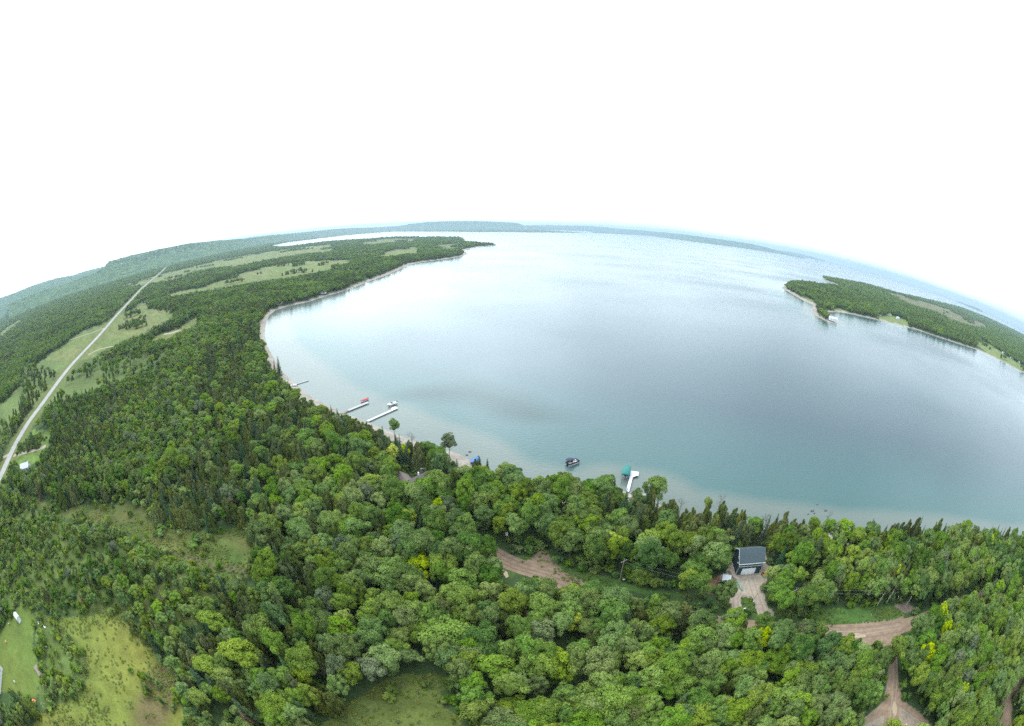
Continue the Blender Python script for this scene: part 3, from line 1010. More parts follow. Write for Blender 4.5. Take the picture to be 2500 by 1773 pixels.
def crown_broad(name, seed, Rr, H, lobes, per, card, mat, base=.34, flat=1.0):
    rg = np.random.default_rng(seed)
    zc, ah = H*(base+1)/2, H*(1-base)/2
    Pn, Nn, Bn = [], [], []
    ph = rg.uniform(0, 6.28, 3)
    for q_ in range(lobes):
        u = rg.normal(size=3)
        u /= np.linalg.norm(u)
        if u[2] < -.45:
            u[2] *= -1
        th = math.atan2(u[1], u[0])
        irr = 1+.16*math.sin(2*th+ph[0])+.12*math.sin(3*th+ph[1])
        top = 1+.12*math.sin(th+ph[2])
        c = np.array([u[0]*Rr*irr, u[1]*Rr*irr, u[2]*ah*top])*rg.uniform(.58, .98)
        r_ = Rr*rg.uniform(.22, .46)
        v = rg.normal(size=(per, 3))+u*.7+np.array([0, 0, .45])
        v /= np.linalg.norm(v, axis=1)[:, None]
        Pn.append(np.array([0, 0, zc])+c+v*np.array([r_, r_, r_*.8*flat])*rg.uniform(.75, 1.08, (per, 1)))
        Nn.append(v+rg.normal(size=(per, 3))*.42)
        Bn.append(np.full(per, rg.uniform()))
    Pn, Nn, Bn = np.concatenate(Pn), np.concatenate(Nn), np.concatenate(Bn)
    V, F = cards(Pn, Nn, card, rg)
    core = ICO[0]*np.array([Rr*.50, Rr*.50, ah*.58])*(1+.12*rg.normal(size=(len(ICO[0]), 1)))+np.array([0, 0, zc-.05*H])  # unseen solid core added to stop light passing through the crown
    bo = np.concatenate([np.repeat(Bn, 4), np.zeros(len(core))])
    return mesh_np(name, np.concatenate([V, core]), [F, ICO[1]+len(V)], mat, {'bough': ('FLOAT', bo)})


def crown_cedar(name, seed, Rr, H, lobes, per, card, mat, pw=.7):
    rg = np.random.default_rng(seed)
    Pn, Nn, Bn = [], [], []
    for q_ in range(lobes):
        t_ = (rg.uniform()**1.25)*.93+.05
        th = rg.uniform(0, 6.28)
        rr_ = Rr*(1-t_)**pw*rg.uniform(.62, .98)
        if t_ > .88:
            rr_ *= .5
        c = np.array([math.cos(th)*rr_, math.sin(th)*rr_, H*t_])
        lr = Rr*(.34*(1-t_)+.15)
        lh = lr*2.1
        v = rg.normal(size=(per, 3))+np.array([math.cos(th)*.8, math.sin(th)*.8, .3])
        v /= np.linalg.norm(v, axis=1)[:, None]
        Pn.append(c+v*np.array([lr, lr, lh])*rg.uniform(.6, 1.0, (per, 1)))
        w = v*np.array([1, 1, .45])+rg.normal(size=(per, 3))*.35+np.array([0, 0, .25])
        Nn.append(w)
        Bn.append(np.full(per, rg.uniform()))
    Pn, Nn, Bn = np.concatenate(Pn), np.concatenate(Nn), np.concatenate(Bn)
    V, F = cards(Pn, Nn, card, rg, 1.7, (0, 0, 1))
    core = ICO[0].copy()  # same added core, hidden in the cedar to block light
    zt_ = (core[:, 2]+1)/2
    fac = Rr*.62*(1-zt_)**pw+.02
    xy = core[:, :2]/(np.linalg.norm(core[:, :2], axis=1)[:, None]+1e-6)
    core = np.stack([xy[:, 0]*fac, xy[:, 1]*fac, .3+zt_*H*.85], 1)
    bo = np.concatenate([np.repeat(Bn, 4), np.zeros(len(core))])
    return mesh_np(name, np.concatenate([V, core]), [F, ICO[1]+len(V)], mat, {'bough': ('FLOAT', bo)})


def crown_spruce(name, seed, Rr, H, levels, card, mat):
    rg = np.random.default_rng(seed)
    Pn, Nn, Bn = [], [], []
    for l in range(levels):
        t_ = .06+.92*l/(levels-1)
        L_ = Rr*(1-t_)**.9+.12
        nb = max(4, int(9*(1-t_)+4))
        for b_ in range(nb):
            th = 6.28*b_/nb+rg.uniform(0, 1)
            ln = L_*rg.uniform(.7, 1.12)
            m_ = max(2, int(ln/card*1.6))
            s_ = np.linspace(.15, 1, m_)
            w = rg.normal(size=(m_, 3))*np.array([.1, .1, .05])*ln*.8
            Pb = np.stack([np.cos(th)*ln*s_, np.sin(th)*ln*s_, H*t_-ln*.30*s_+.1*ln*s_*s_], 1)+w
            Pn.append(Pb)
            Nn.append(np.tile([math.cos(th)*.45, math.sin(th)*.45, .9], (m_, 1))+rg.normal(size=(m_, 3))*.35)
            Bn.append(np.full(m_, rg.uniform()))
    Pn, Nn, Bn = np.concatenate(Pn), np.concatenate(Nn), np.concatenate(Bn)
    V, F = cards(Pn, Nn, card, rg, 1.3)
    return mesh_np(name, V, F, mat, {'bough': ('FLOAT', np.repeat(Bn, 4))})


def trunk_mesh(name, seed, H, r0, mat, limbs=5, spread=2.0, top=.8, fine=0):
    rg = random.Random(seed)
    mb = MB()
    pts = [(0, 0, -.3)]
    for q_ in range(1, 6):
        pts.append((rg.uniform(-.12, .12)*q_*.5, rg.uniform(-.12, .12)*q_*.5, H*top*q_/5))
    mb.tube(pts, [r0*(1-.82*q_/5) for q_ in range(6)], 6)
    for q_ in range(limbs):
        s_ = rg.uniform(.35, .9)
        b_ = Vector(pts[max(1, int(s_*5))])
        th = rg.uniform(0, 6.28)
        ln = spread*rg.uniform(.6, 1.1)*(1.3-s_*.6)
        e = b_+Vector((math.cos(th)*ln, math.sin(th)*ln, ln*.75))
        m_ = b_.lerp(e, .5)+Vector((0, 0, ln*.1))
        mb.tube([b_, m_, e], [r0*.35, r0*.22, r0*.08], 4, False)
        for w_ in range(fine):
            st = m_.lerp(e, rg.uniform(0, 1))
            en = st+Vector((rg.uniform(-1, 1), rg.uniform(-1, 1), rg.uniform(.4, 1.2)))*ln*.42
            mb.tube([st, en], [r0*.12, r0*.05], 3, False)
            for w2 in range(2):
                s2_ = st.lerp(en, rg.uniform(.3, 1))
                mb.tube([s2_, s2_+Vector((rg.uniform(-1, 1), rg.uniform(-1, 1), rg.uniform(.2, 1)))*ln*.22], [r0*.07, r0*.035], 3, False)
    return mb.mesh(name, mat, True)


# crowns are modelled at true size; (name, crown, trunk, height, radius)
KIND = {}


def kind(key, name, crown, trunk, H, Rr):
    KIND[key] = dict(name=name, crown=crown, trunk=trunk, H=H, R=Rr)


bt = [trunk_mesh('trunk', s_, 9, .17, M['bark'], 5, 2.0) for s_ in range(3)]
ct = trunk_mesh('trunk', 11, 8.5, .16, M['bark'], 0, 1)
for q_ in range(5):
    Hh = [9.6, 10.4, 8.8, 10.0, 9.2][q_]
    Rr = [2.9, 3.3, 2.6, 3.6, 2.4][q_]
    kind('b%d' % q_, 'broadleaf_tree', crown_broad('crown', 100+q_, Rr, Hh, 34, 170, .19, M['leaf']), bt[q_ % 3], Hh, Rr)
for q_ in range(3):
    Hh, Rr = [9.0, 8.4, 9.8][q_], [2.3, 2.1, 2.5][q_]
    kind('c%d' % q_, 'cedar_tree', crown_cedar('crown', 200+q_, Rr, Hh, 50, 90, .16, M['cedar'], [.48, .42, .55][q_]), ct, Hh, Rr)
for q_ in range(2):
    Hh, Rr = [10.5, 9.0][q_], [1.9, 1.6][q_]
    kind('s%d' % q_, 'spruce_tree', crown_spruce('crown', 300+q_, Rr, Hh, 26, .17, M['spruce']), ct, Hh, Rr)
for q_ in range(2):     # slender young aspens
    kind('a%d' % q_, 'broadleaf_tree', crown_broad('crown', 400+q_, [1.5, 1.8][q_], [8.0, 8.8][q_], 32, 100, .16, M['leaf'], .2), bt[q_], [8.0, 8.8][q_], 1.6)
for q_ in range(2):
    kind('h%d' % q_, 'shrub', crown_broad('crown', 500+q_, [1.3, 1.7][q_], [2.6, 3.2][q_], 22, 80, .15, M['leaf'], .02), None, 3, 1.5)
kind('y0', 'broadleaf_tree', crown_broad('crown', 601, 2.8, 9.4, 44, 120, .19, M['leaf_yellow']), bt[1], 9.4, 2.8)
kind('l0', 'broadleaf_tree', crown_broad('crown', 602, 2.9, 9.6, 44, 120, .19, M['leaf_light']), bt[2], 9.6, 2.9)
kind('g0', 'broadleaf_tree', crown_broad('crown', 603, 2.9, 9.6, 44, 120, .19, M['leaf_grey']), bt[2], 9.6, 2.9)
kind('r0', 'spruce_tree', crown_spruce('crown', 604, 1.6, 9.4, 20, .15, M['rust']), ct, 9.4, 1.6)
kind('d0', 'dead_tree', None, trunk_mesh('trunk', 701, 9, .16, M['deadwood'], 14, 2.6, .85, 6), 8, 2)
kind('k0', 'birch_tree', crown_broad('crown', 702, 2.3, 11.5, 26, 130, .17, M['leaf'], .62), trunk_mesh('trunk', 703, 11, .17, M['birch'], 3, 1.2), 11.5, 2.3)
# coarser crowns for woods farther off
LOD = {
    'mb0': crown_broad('far_crown', 801, 3.0, 9.4, 24, 42, .36, M['leaf']), 'mb1': crown_broad('far_crown', 802, 2.6, 9.0, 22, 42, .34, M['leaf']),
    'ma0': crown_broad('far_crown', 803, 1.8, 8.2, 18, 40, .30, M['leaf'], .1), 'mc0': crown_cedar('far_crown', 804, 1.9, 9.2, 22, 40, .27, M['cedar']),
    'mc1': crown_cedar('far_crown', 805, 1.7, 8.6, 22, 40, .27, M['cedar'], .6), 'ms0': crown_spruce('far_crown', 806, 1.9, 10, 14, .32, M['spruce']),
    'fb0': crown_broad('distant_crown', 811, 3.4, 9.2, 14, 20, .75, M['leaf'], .1), 'fc0': crown_cedar('distant_crown', 812, 2.2, 9.4, 12, 16, .6, M['cedar']),
    'fb1': crown_broad('distant_crown', 813, 3.0, 8.6, 14, 20, .7, M['leaf'], .1),
    'w0': crown_broad('weed_clump', 821, .55, .9, 6, 16, .13, M['weeds'], .0),
    'w1': crown_broad('weed_clump', 822, .8, .7, 7, 16, .14, M['weeds'], .0),
    'h0': KIND['h0']['crown'], 'h1': KIND['h1']['crown'],
}


# ------------------------------------------------------------ where trees stand
def scatter(r0, r1, step, a0=-122, a1=122):
    n_ = int(2*r1/step)+2
    ii, jj = np.meshgrid(np.arange(n_), np.arange(n_))
    x = (ii.ravel()-n_/2)*step+rng.uniform(-.46, .46, n_*n_)*step
    y = (jj.ravel()-n_/2)*step+rng.uniform(-.46, .46, n_*n_)*step
    r_ = np.hypot(x, y)
    a_ = np.degrees(np.arctan2(x, y))
    k_ = (r_ >= r0) & (r_ < r1) & (a_ > a0) & (a_ < a1)
    return x[k_], y[k_]


def near_frame(px, py, m=60):
    return (px > -m) & (px < 2500+m) & (py > 0) & (py < 1773+m)


RINGS = [(0, 330, 3.35, 1.0), (330, 760, 4.4, 1.05), (760, 1500, 7.0, 1.25), (1500, 3000, 12, 1.9), (3000, 6800, 24, 3.2)]
SHRUBLAND = [(-50, 1235), (60, 1235), (150, 1275), (300, 1310), (450, 1390), (560, 1430), (520, 1500), (440, 1560), (330, 1500), (200, 1500), (60, 1480), (-50, 1560)]
SPARSE = [[(60, 880), (200, 880), (330, 850), (440, 850), (400, 900), (250, 950), (100, 1000), (40, 960)], [(-50, 1000), (40, 960), (60, 990), (0, 1100), (-50, 1100)]]
pts = []
for r0, r1, st, scl in RINGS:
    x, y = scatter(r0, r1, st)
    px, py = PX(x, y, np.full(x.shape, 6.0))
    k_ = near_frame(px, py, 130 if r1 < 400 else 40)
    x, y, px, py = x[k_], y[k_], px[k_], py[k_]
    s_, w_ = signed(x, y)
    k_ = s_ > (6 if r1 < 800 else 5+scl*3)
    x, y, px, py, s_, w_ = [q[k_] for q in (x, y, px, py, s_, w_)]
    n_ = len(x)
    U = rng.uniform(size=n_)
    dist = np.hypot(x, y)
    cedar_p = np.full(n_, .34)
    cedar_p[(s_ < 26)] = .80
    cedar_p[(w_ == 1)] = .25
    left = (px < 920) & (py < 1270) & (w_ == 0) & (dist > 200)
    cedar_p[left] = .36
    clump = hash_noise(x, y, 55, 31)
    cedar_p = np.clip(cedar_p+(clump-.5)*1.3, .04, .96)
    front = (py > 1330) & (px > 900)
    cedar_p[front] *= .45
    cedar_p[inside(px, py, SHRUBLAND)] = .12
    is_c = U < cedar_p
    V2 = rng.uniform(size=n_)
    kd = np.empty(n_, 'U4')
    shr = inside(px, py, SHRUBLAND)
    mixl = (px < 620) & (py > 1180) & ~shr
    if r1 <= 330:
        kd[:] = np.where(is_c, np.choose((V2*3.99).astype(int), ['c0', 'c1', 'c2', 's0']), np.choose((V2*4.99).astype(int), ['b0', 'b1', 'b2', 'b3', 'b4']))
        sl = left | shr | mixl
        kd[sl & ~is_c] = np.where(V2 < .5, 'a0', 'a1')[sl & ~is_c]
        kd[shr & ~is_c] = np.choose((V2*3.99).astype(int), ['a1', 'b2', 'b4', 'a0'])[shr & ~is_c]
        sp = (rng.uniform(size=n_) < .18) & is_c
        kd[sp] = np.where(V2 < .5, 's0', 's1')[sp]
        W = rng.uniform(size=n_)
        kd[(W < .010) & ~is_c & (px > 700)] = 'y0'
        kd[(W > .010) & (W < .105) & ~is_c & (px > 420)] = 'l0'
        kd[(W > .120) & (W < .14) & ~is_c] = 'g0'
        kd[(W > .14) & (W < .15)] = 'r0'
        kd[(W > .15) & (W < .156)] = 'd0'
    elif r1 <= 760:
        kd[:] = np.where(is_c, np.choose((V2*2.99).astype(int), ['mc0', 'mc1', 'ms0']), np.choose((V2*2.99).astype(int), ['mb0', 'mb1', 'ma0']))
    elif r1 <= 1500:
        kd[:] = np.where(is_c, 'mc0', np.where(V2 < .5, 'mb0', 'mb1'))
    else:
        kd[:] = np.where(is_c, 'fc0', np.where(V2 < .5, 'fb0', 'fb1'))
    hs = np.clip(rng.normal(1.0, .15, n_), .6, 1.4)*(.88+.26*hash_noise(x, y, 70, 33))
    hs[left | mixl] *= .86
    hs[shr] *= .62
    hs *= np.where(s_ < 16, .92, 1)
    if r0 >= 760:
        hs *= 1.0
    ws = scl*np.clip(rng.normal(1, .12, n_), .7, 1.3)
    ws *= np.where(shr, .8, 1)
    H0 = np.full(n_, 9.4)*hs
    # thin out
    keep = np.ones(n_, bool)
    keep &= ~(shr & (rng.uniform(size=n_) < .62+.7*(hash_noise(x, y, 28, 77)-.5)))
    for S in SPARSE:
        keep &= ~(inside(px, py, S) & (rng.uniform(size=n_) < .8) & (w_ == 0))
    big = (~is_c) & (r1 <= 330) & ~left & ~mixl & ~shr
    keep &= ~(big & (rng.uniform(size=n_) < .30))
    keep &= ~((r1 <= 330) & ~big & (rng.uniform(size=n_) < .15))
    # never where the photograph shows open ground, road, yard, beach or water
    m0 = w_ == 0
    edge_n = (hash_noise(x, y, 9, 41)-.5)*(16 if r1 < 400 else 7 if r1 < 800 else 5)
    in_field = (hash_noise(x, y, 45 if r1 < 1600 else 110, 71) > .80) & (rng.uniform(size=n_) < .55) & (r1 > 400)
    rw = np.interp(py, [640, 760, 900, 1000, 1160], [2, 4, 7, 12, 18])
    for fr_ in (.02, .45, .86):
        qx, qy = PX(x, y, LAND_Z+H0*fr_)
        bad = inside(qx, qy, OPEN_WATER) if fr_ > .1 else np.zeros(n_, bool)
        for poly in OPEN_ROAD:
            bad |= inside(qx, qy, poly)
        if r1 < 400 and fr_ > .1:
            rp = ws*np.where(is_c, 1.8, 2.6)*1160/np.sqrt(x*x+y*y+CAM_H**2)*.62
            for dx_ in (-1, 1):
                for poly in OPEN_ROAD[:4]+[LAWN]:
                    bad |= inside(qx+dx_*rp, qy, poly)
        for nm, poly in FIELDS.items():
            bad |= inside(qx+edge_n, qy+edge_n*.6, poly) & ~in_field
        bad |= inside(qx, qy, LAWN)
        if r0 >= 0:
            bad |= seg_dist(qx, qy, MAIN_ROAD, False) < rw
        for poly in KEEP_CLEAR:
            bad |= inside(qx, qy, poly)
        keep &= ~(bad & m0)
        bad = np.zeros(n_, bool)
        for poly in ISLE_FIELDS:
            bad |= inside(qx+edge_n, qy+edge_n*.5, poly) & ~in_field
        for poly in KEEP_CLEAR:
            bad |= inside(qx, qy, poly)
        keep &= ~(bad & (w_ == 1))
    keep &= ~((w_ == 2))
    rdd = seg_dist(x, y, [G(a_, b_, LAND_Z) for a_, b_ in MAIN_ROAD], False)
    keep &= ~((rdd < np.where(dist < 900, 9+4*clump, 8+ws*1.6)) & m0)
    if r1 < 400:
        garage_c = (69.7, 95.4)
        keep &= np.hypot(x-garage_c[0], y-garage_c[1]) > 8.0
        rr2 = seg_dist(x, y, [G(a_, b_, LAND_Z) for a_, b_ in [(1120, 1300), (1185, 1340), (1262, 1381), (1330, 1401), (1425, 1440), (1500, 1466), (1600, 1492), (1700, 1514), (1800, 1530), (1880, 1537), (2040, 1546), (2200, 1530), (2330, 1480), (2420, 1445)]], False)
        keep &= rr2 > 4.2
    for q in zip(x[keep], y[keep], kd[keep], ws[keep], hs[keep], px[keep], py[keep], w_[keep], s_[keep]):
        pts.append(q)
# the row of trees that screens the dirt road on its near side
scr = [G(a_, b_, LAND_Z) for a_, b_ in [(1462, 1454), (1500, 1466), (1600, 1492), (1700, 1514), (1760, 1524)]]+[None]+[G(a_, b_, LAND_Z) for a_, b_ in [(1905, 1540), (1960, 1543), (2010, 1547)]]
for a_, b_ in zip(scr[:-1], scr[1:]):
    if a_ is None or b_ is None:
        continue
    L_ = math.hypot(b_[0]-a_[0], b_[1]-a_[1])
    ux, uy = (b_[0]-a_[0])/L_, (b_[1]-a_[1])/L_
    for k_ in range(int(L_/3.2)):
        x_ = a_[0]+ux*k_*3.2+uy*5.2+random.uniform(-.8, .8)
        y_ = a_[1]+uy*k_*3.2-ux*5.2+random.uniform(-.8, .8)
        qx, qy = PX(x_, y_, 6.0)
        pts.append((x_, y_, random.choice(['b0', 'b1', 'b2', 'b3', 'b4', 'l0', 'c1']), random.uniform(.8, 1.05), random.uniform(.74, .9), float(qx), float(qy), 0, 50.0))
print('trees', len(pts))

# scattered shrubs and weeds in the open ground
shrubs, weeds = [], []
x, y = scatter(0, 420, 2.6)
px, py = PX(x, y, np.full(x.shape, LAND_Z+1))
k_ = near_frame(px, py, 30)
x, y, px, py = x[k_], y[k_], px[k_], py[k_]
nn = hash_noise(x, y, 12, 51)
U = rng.uniform(size=len(x))
inm = inside(px, py, FIELDS['meadow'])
inb = inside(px, py, FIELDS['big_field'])
ins = inside(px, py, SHRUBLAND)
sel = (inm & (U < .10+.25*(nn > .6))) | (inb & (U < .02+.30*(nn > .72))) | (ins & (U < .38)) | (inside(px, py, FIELDS['lawn_scrub']) & (U < .45+.4*(nn > .5))) | (inside(px, py, FIELDS['bottom_grass']) & (py < 1700) & (U < .12))
sel &= ~inside(px, py, LAWN)
for q in zip(x[sel], y[sel], U[sel], px[sel], py[sel]):
    shrubs.append(q)
x, y = scatter(0, 330, 2.9)
px, py = PX(x, y, np.full(x.shape, LAND_Z))
k_ = near_frame(px, py, 30)
x, y, px, py = x[k_], y[k_], px[k_], py[k_]
s_, w_ = signed(x, y)
U = rng.uniform(size=len(x))
k_ = (s_ > 7) & (U < .6)
for nm_, poly in FIELDS.items():
    k_ &= ~inside(px, py, poly)
for poly in OPEN_ROAD+[LAWN]+KEEP_CLEAR[1:4]:
    k_ &= ~inside(px, py, poly)
k_ &= ~(inside(px, py, SHRUBLAND) & (U < .38))
k_ &= np.hypot(x-69.7, y-95.4) > 7.5
k_ &= seg_dist(x, y, [G(a_, b_, LAND_Z) for a_, b_ in [(1120, 1300), (1185, 1340), (1262, 1381), (1330, 1401), (1425, 1440), (1500, 1466), (1600, 1492), (1700, 1514), (1800, 1530), (1880, 1537), (2040, 1546), (2200, 1530), (2330, 1480), (2420, 1445)]], False) > 4.2
k_ &= seg_dist(x, y, [G(a_, b_, LAND_Z) for a_, b_ in MAIN_ROAD], False) > 9
under = list(zip(x[k_], y[k_], U[k_]))
x, y = scatter(0, 300, .95)
px, py = PX(x, y, np.full(x.shape, LAND_Z))
U = rng.uniform(size=len(x))
nn = hash_noise(x, y, 8, 53)
sel = np.zeros(len(x), bool)
for nm in ('meadow', 'big_field', 'bottom_grass', 'verge', 'verge_east', 'driveway_grass'):
    sel |= inside(px, py, FIELDS[nm])
sel &= U < np.clip(nn*1.3-.25, .05, .8)
wx, wy = x[sel], y[sel]

# ------------------------------------------------------------ split into single trees and the mass
for_stuff, singles = [], {}
cand = {}
for q in pts:
    key = q[2]
    if key in KIND and q[7] == 0:
        if -10 < q[5] < 2510 and q[6] < 1790:
            cand.setdefault(KIND[key]['name'], []).append(q)
        else:
            for_stuff.append(q)
    else:
        for_stuff.append(q)
LIM = {'broadleaf_tree': 285, 'cedar_tree': 285, 'spruce_tree': 120, 'dead_tree': 60}
REG = [('wood', [(0, 0)])]


def region(px, py):
    if py < 1445 and px < 930:
        if py < 1230:
            return 'in the dense wood between the meadow and the main road'
        return 'in the scrubby wood around the grass meadow'
    if px > 2140 and py > 1400 and not (py < 1500 and px < 2240):
        return 'in the wood east of the dirt road junction'
    if px < 640:
        return 'beside the open yellow-green field'
    road_y = np.interp(px, [900, 1190, 1300, 1425, 1700, 1880, 2040, 2200], [1240, 1345, 1392, 1436, 1490, 1510, 1525, 1500])
    if py > road_y:
        if px < 1150:
            return 'in the wood south-west of the dirt road'
        return 'in the wood south of the dirt road, facing the garage'
    if px < 1190:
        return 'in the wood around the brown-roofed cottage'
    if px < 1790:
        return 'in the wood between the dirt road and the docks'
    return 'in the wood between the garage and the lake'


ADJ = {'b': 'mid green round-crowned broadleaf tree', 'a': 'slender upright green broadleaf tree', 'c': 'dark olive cone-shaped cedar', 's': 'narrow dark green spruce with tiered boughs',
       'y': 'bright yellow-leaved tree', 'l': 'fresh light green leafy tree', 'g': 'pale grey-green leafy tree', 'r': 'brown half-dead spruce', 'd': 'bare grey dead tree'}
protos = {}


def plant(key, x, y, ws, hs, rz, label, group, tint=None, z=LAND_Z-.05):
    K = KIND[key]
    pk = key
    cat = {'broadleaf_tree': 'tree', 'cedar_tree': 'cedar', 'spruce_tree': 'spruce', 'dead_tree': 'dead tree', 'shrub': 'shrub', 'birch_tree': 'birch'}[K['name']]
    e = link(bpy.data.objects.new(K['name'], None))
    e.empty_display_size = .3
    e.location = (x, y, z)
    e.rotation_euler = (0, 0, rz)
    e.scale = (ws*random.uniform(.88, 1.14), ws*random.uniform(.88, 1.14), hs)
    tag(e, label, cat, group)
    if pk not in protos:
        cr_ = bpy.data.objects.new('crown', K['crown']) if K['crown'] else None
        tr_ = bpy.data.objects.new('trunk', K['trunk']) if K['trunk'] else None
        protos[pk] = (cr_, tr_)
        for o_ in (cr_, tr_):
            if o_:
                link(o_, e)
    else:
        for o_ in protos[pk]:
            if o_:
                link(o_.copy(), e)
    return e


# trees the photograph singles out
SPECIAL = [
    # key, px, py of crown middle, height z of that point, width, height scale, label
    ('y0', 920, 1392, 7, .85, .95, 'small bright yellow tree in the wood, west of the wide yellow-green one'),
    ('y0', 1022, 1396, 7, 1.25, 1.0, 'wide yellow-green tree of two rounded halves, east of the small yellow one'),
    ('l0', 833, 1440, 7, .9, 1.0, 'lime green tree standing south-west of the small bright yellow tree'),
    ('y0', 842, 1520, 7, .8, .95, 'yellow tree in the wood just below the lime green tree'),
    ('l0', 908, 1512, 7, .9, .95, 'light green tree right beside a yellow tree in the wood'),
    ('l0', 1090, 1560, 7, 1.5, 1.05, 'large spreading yellow-green tree above the mown grass patch'),
    ('g0', 1315, 1560, 8, 1.2, 1.1, 'tall pale grey-green tree in the wood south of the dirt road'),
    ('l0', 1205, 1640, 7, 1.3, 1.0, 'big light green tree east of the mown grass patch'),
    ('l0', 1125, 1430, 7, 1.1, 1.0, 'light green tree between the wide yellow-green tree and the dirt road'),
    ('y0', 1858, 1565, 8, .8, 1.05, 'golden yellow tree across the dirt road from the driveway'),
    ('l0', 1830, 1575, 7, 1.1, 1.0, 'light green tree touching the golden yellow one'),
    ('y0', 1495, 1335, 7, .95, 1.0, 'yellow-green tree in the middle of the wood between road and docks'),
    ('l0', 1520, 1320, 7, .6, 1.0, 'small lime tree touching the yellow-green tree between road and docks'),
    ('l0', 1585, 1325, 8, 1.1, 1.05, 'light green tree directly east of the yellow-green verge tree'),
    ('y0', 985, 1108, 7, .75, .9, 'yellow tree among dark cedars behind the brown-roofed cottage'),
    ('l0', 905, 1190, 7, 1.1, 1.0, 'bright green tree west of the brown-roofed cottage'),
    ('l0', 1125, 1178, 7, .9, 1.0, 'light green tree east of the brown-roofed cottage'),
    ('l0', 2235, 1358, 8, 1.1, 1.05, 'yellow-green round tree in the wood north-east of the garage'),
    ('y0', 2052, 1285, 7, .5, .85, 'small yellow tree on the lake edge among cedar tips'),
    ('y0', 2255, 1605, 7, 1.2, 1.0, 'yellow-green tree just east of the road that runs south from the junction'),
    ('y0', 2388, 1560, 7, .7, 1.0, 'small bright yellow tree in the middle of the east wood'),
    ('l0', 2300, 1530, 7, .8, 1.0, 'light green tree at the north-west corner of the east wood'),
    ('y0', 2395, 1505, 7, .6, 1.0, 'small yellow tree near the top of the east wood'),
    ('l0', 2340, 1390, 7, 1.0, 1.0, 'light green tree on the north side of the east dirt road'),
    ('l0', 468, 963, 7, 1.2, 1.0, 'yellow-green tree standing out in the dense west wood'),
    ('l0', 315, 1010, 7, 1.0, 1.0, 'light green tree in the dense west wood near the main road'),
    ('l0', 575, 1050, 7, 1.0, 1.0, 'light green tree in the dense wood near the west beach'),
    ('l0', 600, 1620, 6, 1.5, 1.15, 'big light green tree east of the open yellow-green field'),
    ('b0', 1766, 1462, 3.5, .8, .62, 'dense dark green bushy tree beside the driveway and white shed'),
    ('l0', 1475, 1190, 8, .8, 1.0, 'light green tree on the shore just west of the white dock'),
    ('b1', 1600, 1205, 7, 1.15, 1.05, 'broad dark green tree on the shore just east of the white dock'),
    ('s0', 683, 905, 8, 1.3, 1.3, 'tall ragged pine standing at the edge of the west beach'),
    ('r0', 671, 893, 7, .9, 1.0, 'brown dead conifer beside the tall pine on the west beach'),
    ('b2', 50, 1096, 6, 1.1, .95, 'lone round tree beside the main road junction'),
    ('s0', 1068, 1150, 9, 1.3, 1.25, 'tall ragged spruce in front of the brown-roofed cottage'),
]
for s_ in SPECIAL:
    key, qx, qy, zz_, ws_, hs_, lab = s_
    x, y = G(qx, qy, zz_+LAND_Z-2)
    if 'pine' in lab or 'brown dead conifer' in lab:
        x, y = G(qx, qy+15, 2)
    rad_ = KIND[key]['R']*ws_*(1.15 if key[0] in 'yl' else .8)
    cand = {k_: [q for q in v if (q[0]-x)**2+(q[1]-y)**2 > rad_**2] for k_, v in cand.items()}
    plant(key, x, y, ws_, hs_, random.uniform(0, 6), lab, None)
# shore trees with thin crowns and bare ones, seen against the water
SHORE = [('l0', 963, 1066, .72, .95, 'light green mushroom-shaped tree rising over the shore by the long dock'),
         ('d0', 1006, 1084, .8, .8, 'bare reddish-grey tree on the shore between the two leafy lone trees'),
         ('g0', 1097, 1108, 1.15, .95, 'airy grey-green tree at the edge of the small sand beach'),
         ('d0', 1660, 1246, .6, .75, 'thin bare tree at the shore east of the white dock'),
         ('d0', 1752, 1250, 1.0, 1.0, 'large bare grey tree over the shallow water north of the garage'),
         ('l0', 1722, 1250, .5, .7, 'small leaning yellow-green tree beside the large bare grey tree'),
         ('d0', 1868, 1280, .8, .7, 'bare bush-like tree on the sand gap at the shore'),
         ('d0', 2018, 1276, .6, .8, 'bare dark tree at the shore farthest east of the dead ones'),
         ('s1', 1171, 1150, .9, .8, 'dark young spruce right beside the blue-covered boat'),
         ('s1', 1190, 1153, .7, .75, 'thin broken spruce east of the blue-covered boat'),
         ('k0', 2141, 1479, 1, 1, 'white-trunked birch on the east verge, left of the three birches'),
         ('k0', 2163, 1474, .9, 1.05, 'white-trunked birch in the middle of the three by the east verge'),
         ('k0', 2210, 1481, .9, .85, 'white-trunked birch beside the brown pull-off east of the verge')]
for key, qx, qy, ws_, hs_, lab in SHORE:
    x, y = G(qx, qy, 2)
    cand = {k_: [q for q in v if (q[0]-x)**2+(q[1]-y)**2 > (9 if key == 'k0' else 4)] for k_, v in cand.items()}
    plant(key, x, y, ws_, hs_, random.uniform(0, 6), lab, None, z=.9)

todo, todo_px = [], []
for nm, L_ in cand.items():
    # largest in the picture first
    L_.sort(key=lambda q: (q[0]**2+q[1]**2+90**2)/(q[3]*q[3]))
    lim = LIM[nm]
    for q in L_[:lim]:
        x, y, key, ws_, hs_, qx, qy, w_, s_ = q
        reg = region(qx, qy)
        lab = None
        todo.append(plant(str(key), float(x), float(y), float(ws_), float(hs_), random.uniform(0, 6.28), 'tree', KIND[key]['name'].replace('_', ' ')+'s '+reg))
        todo_px.append((float(qx), float(qy), key[0]))
    for_stuff += L_[lim:]

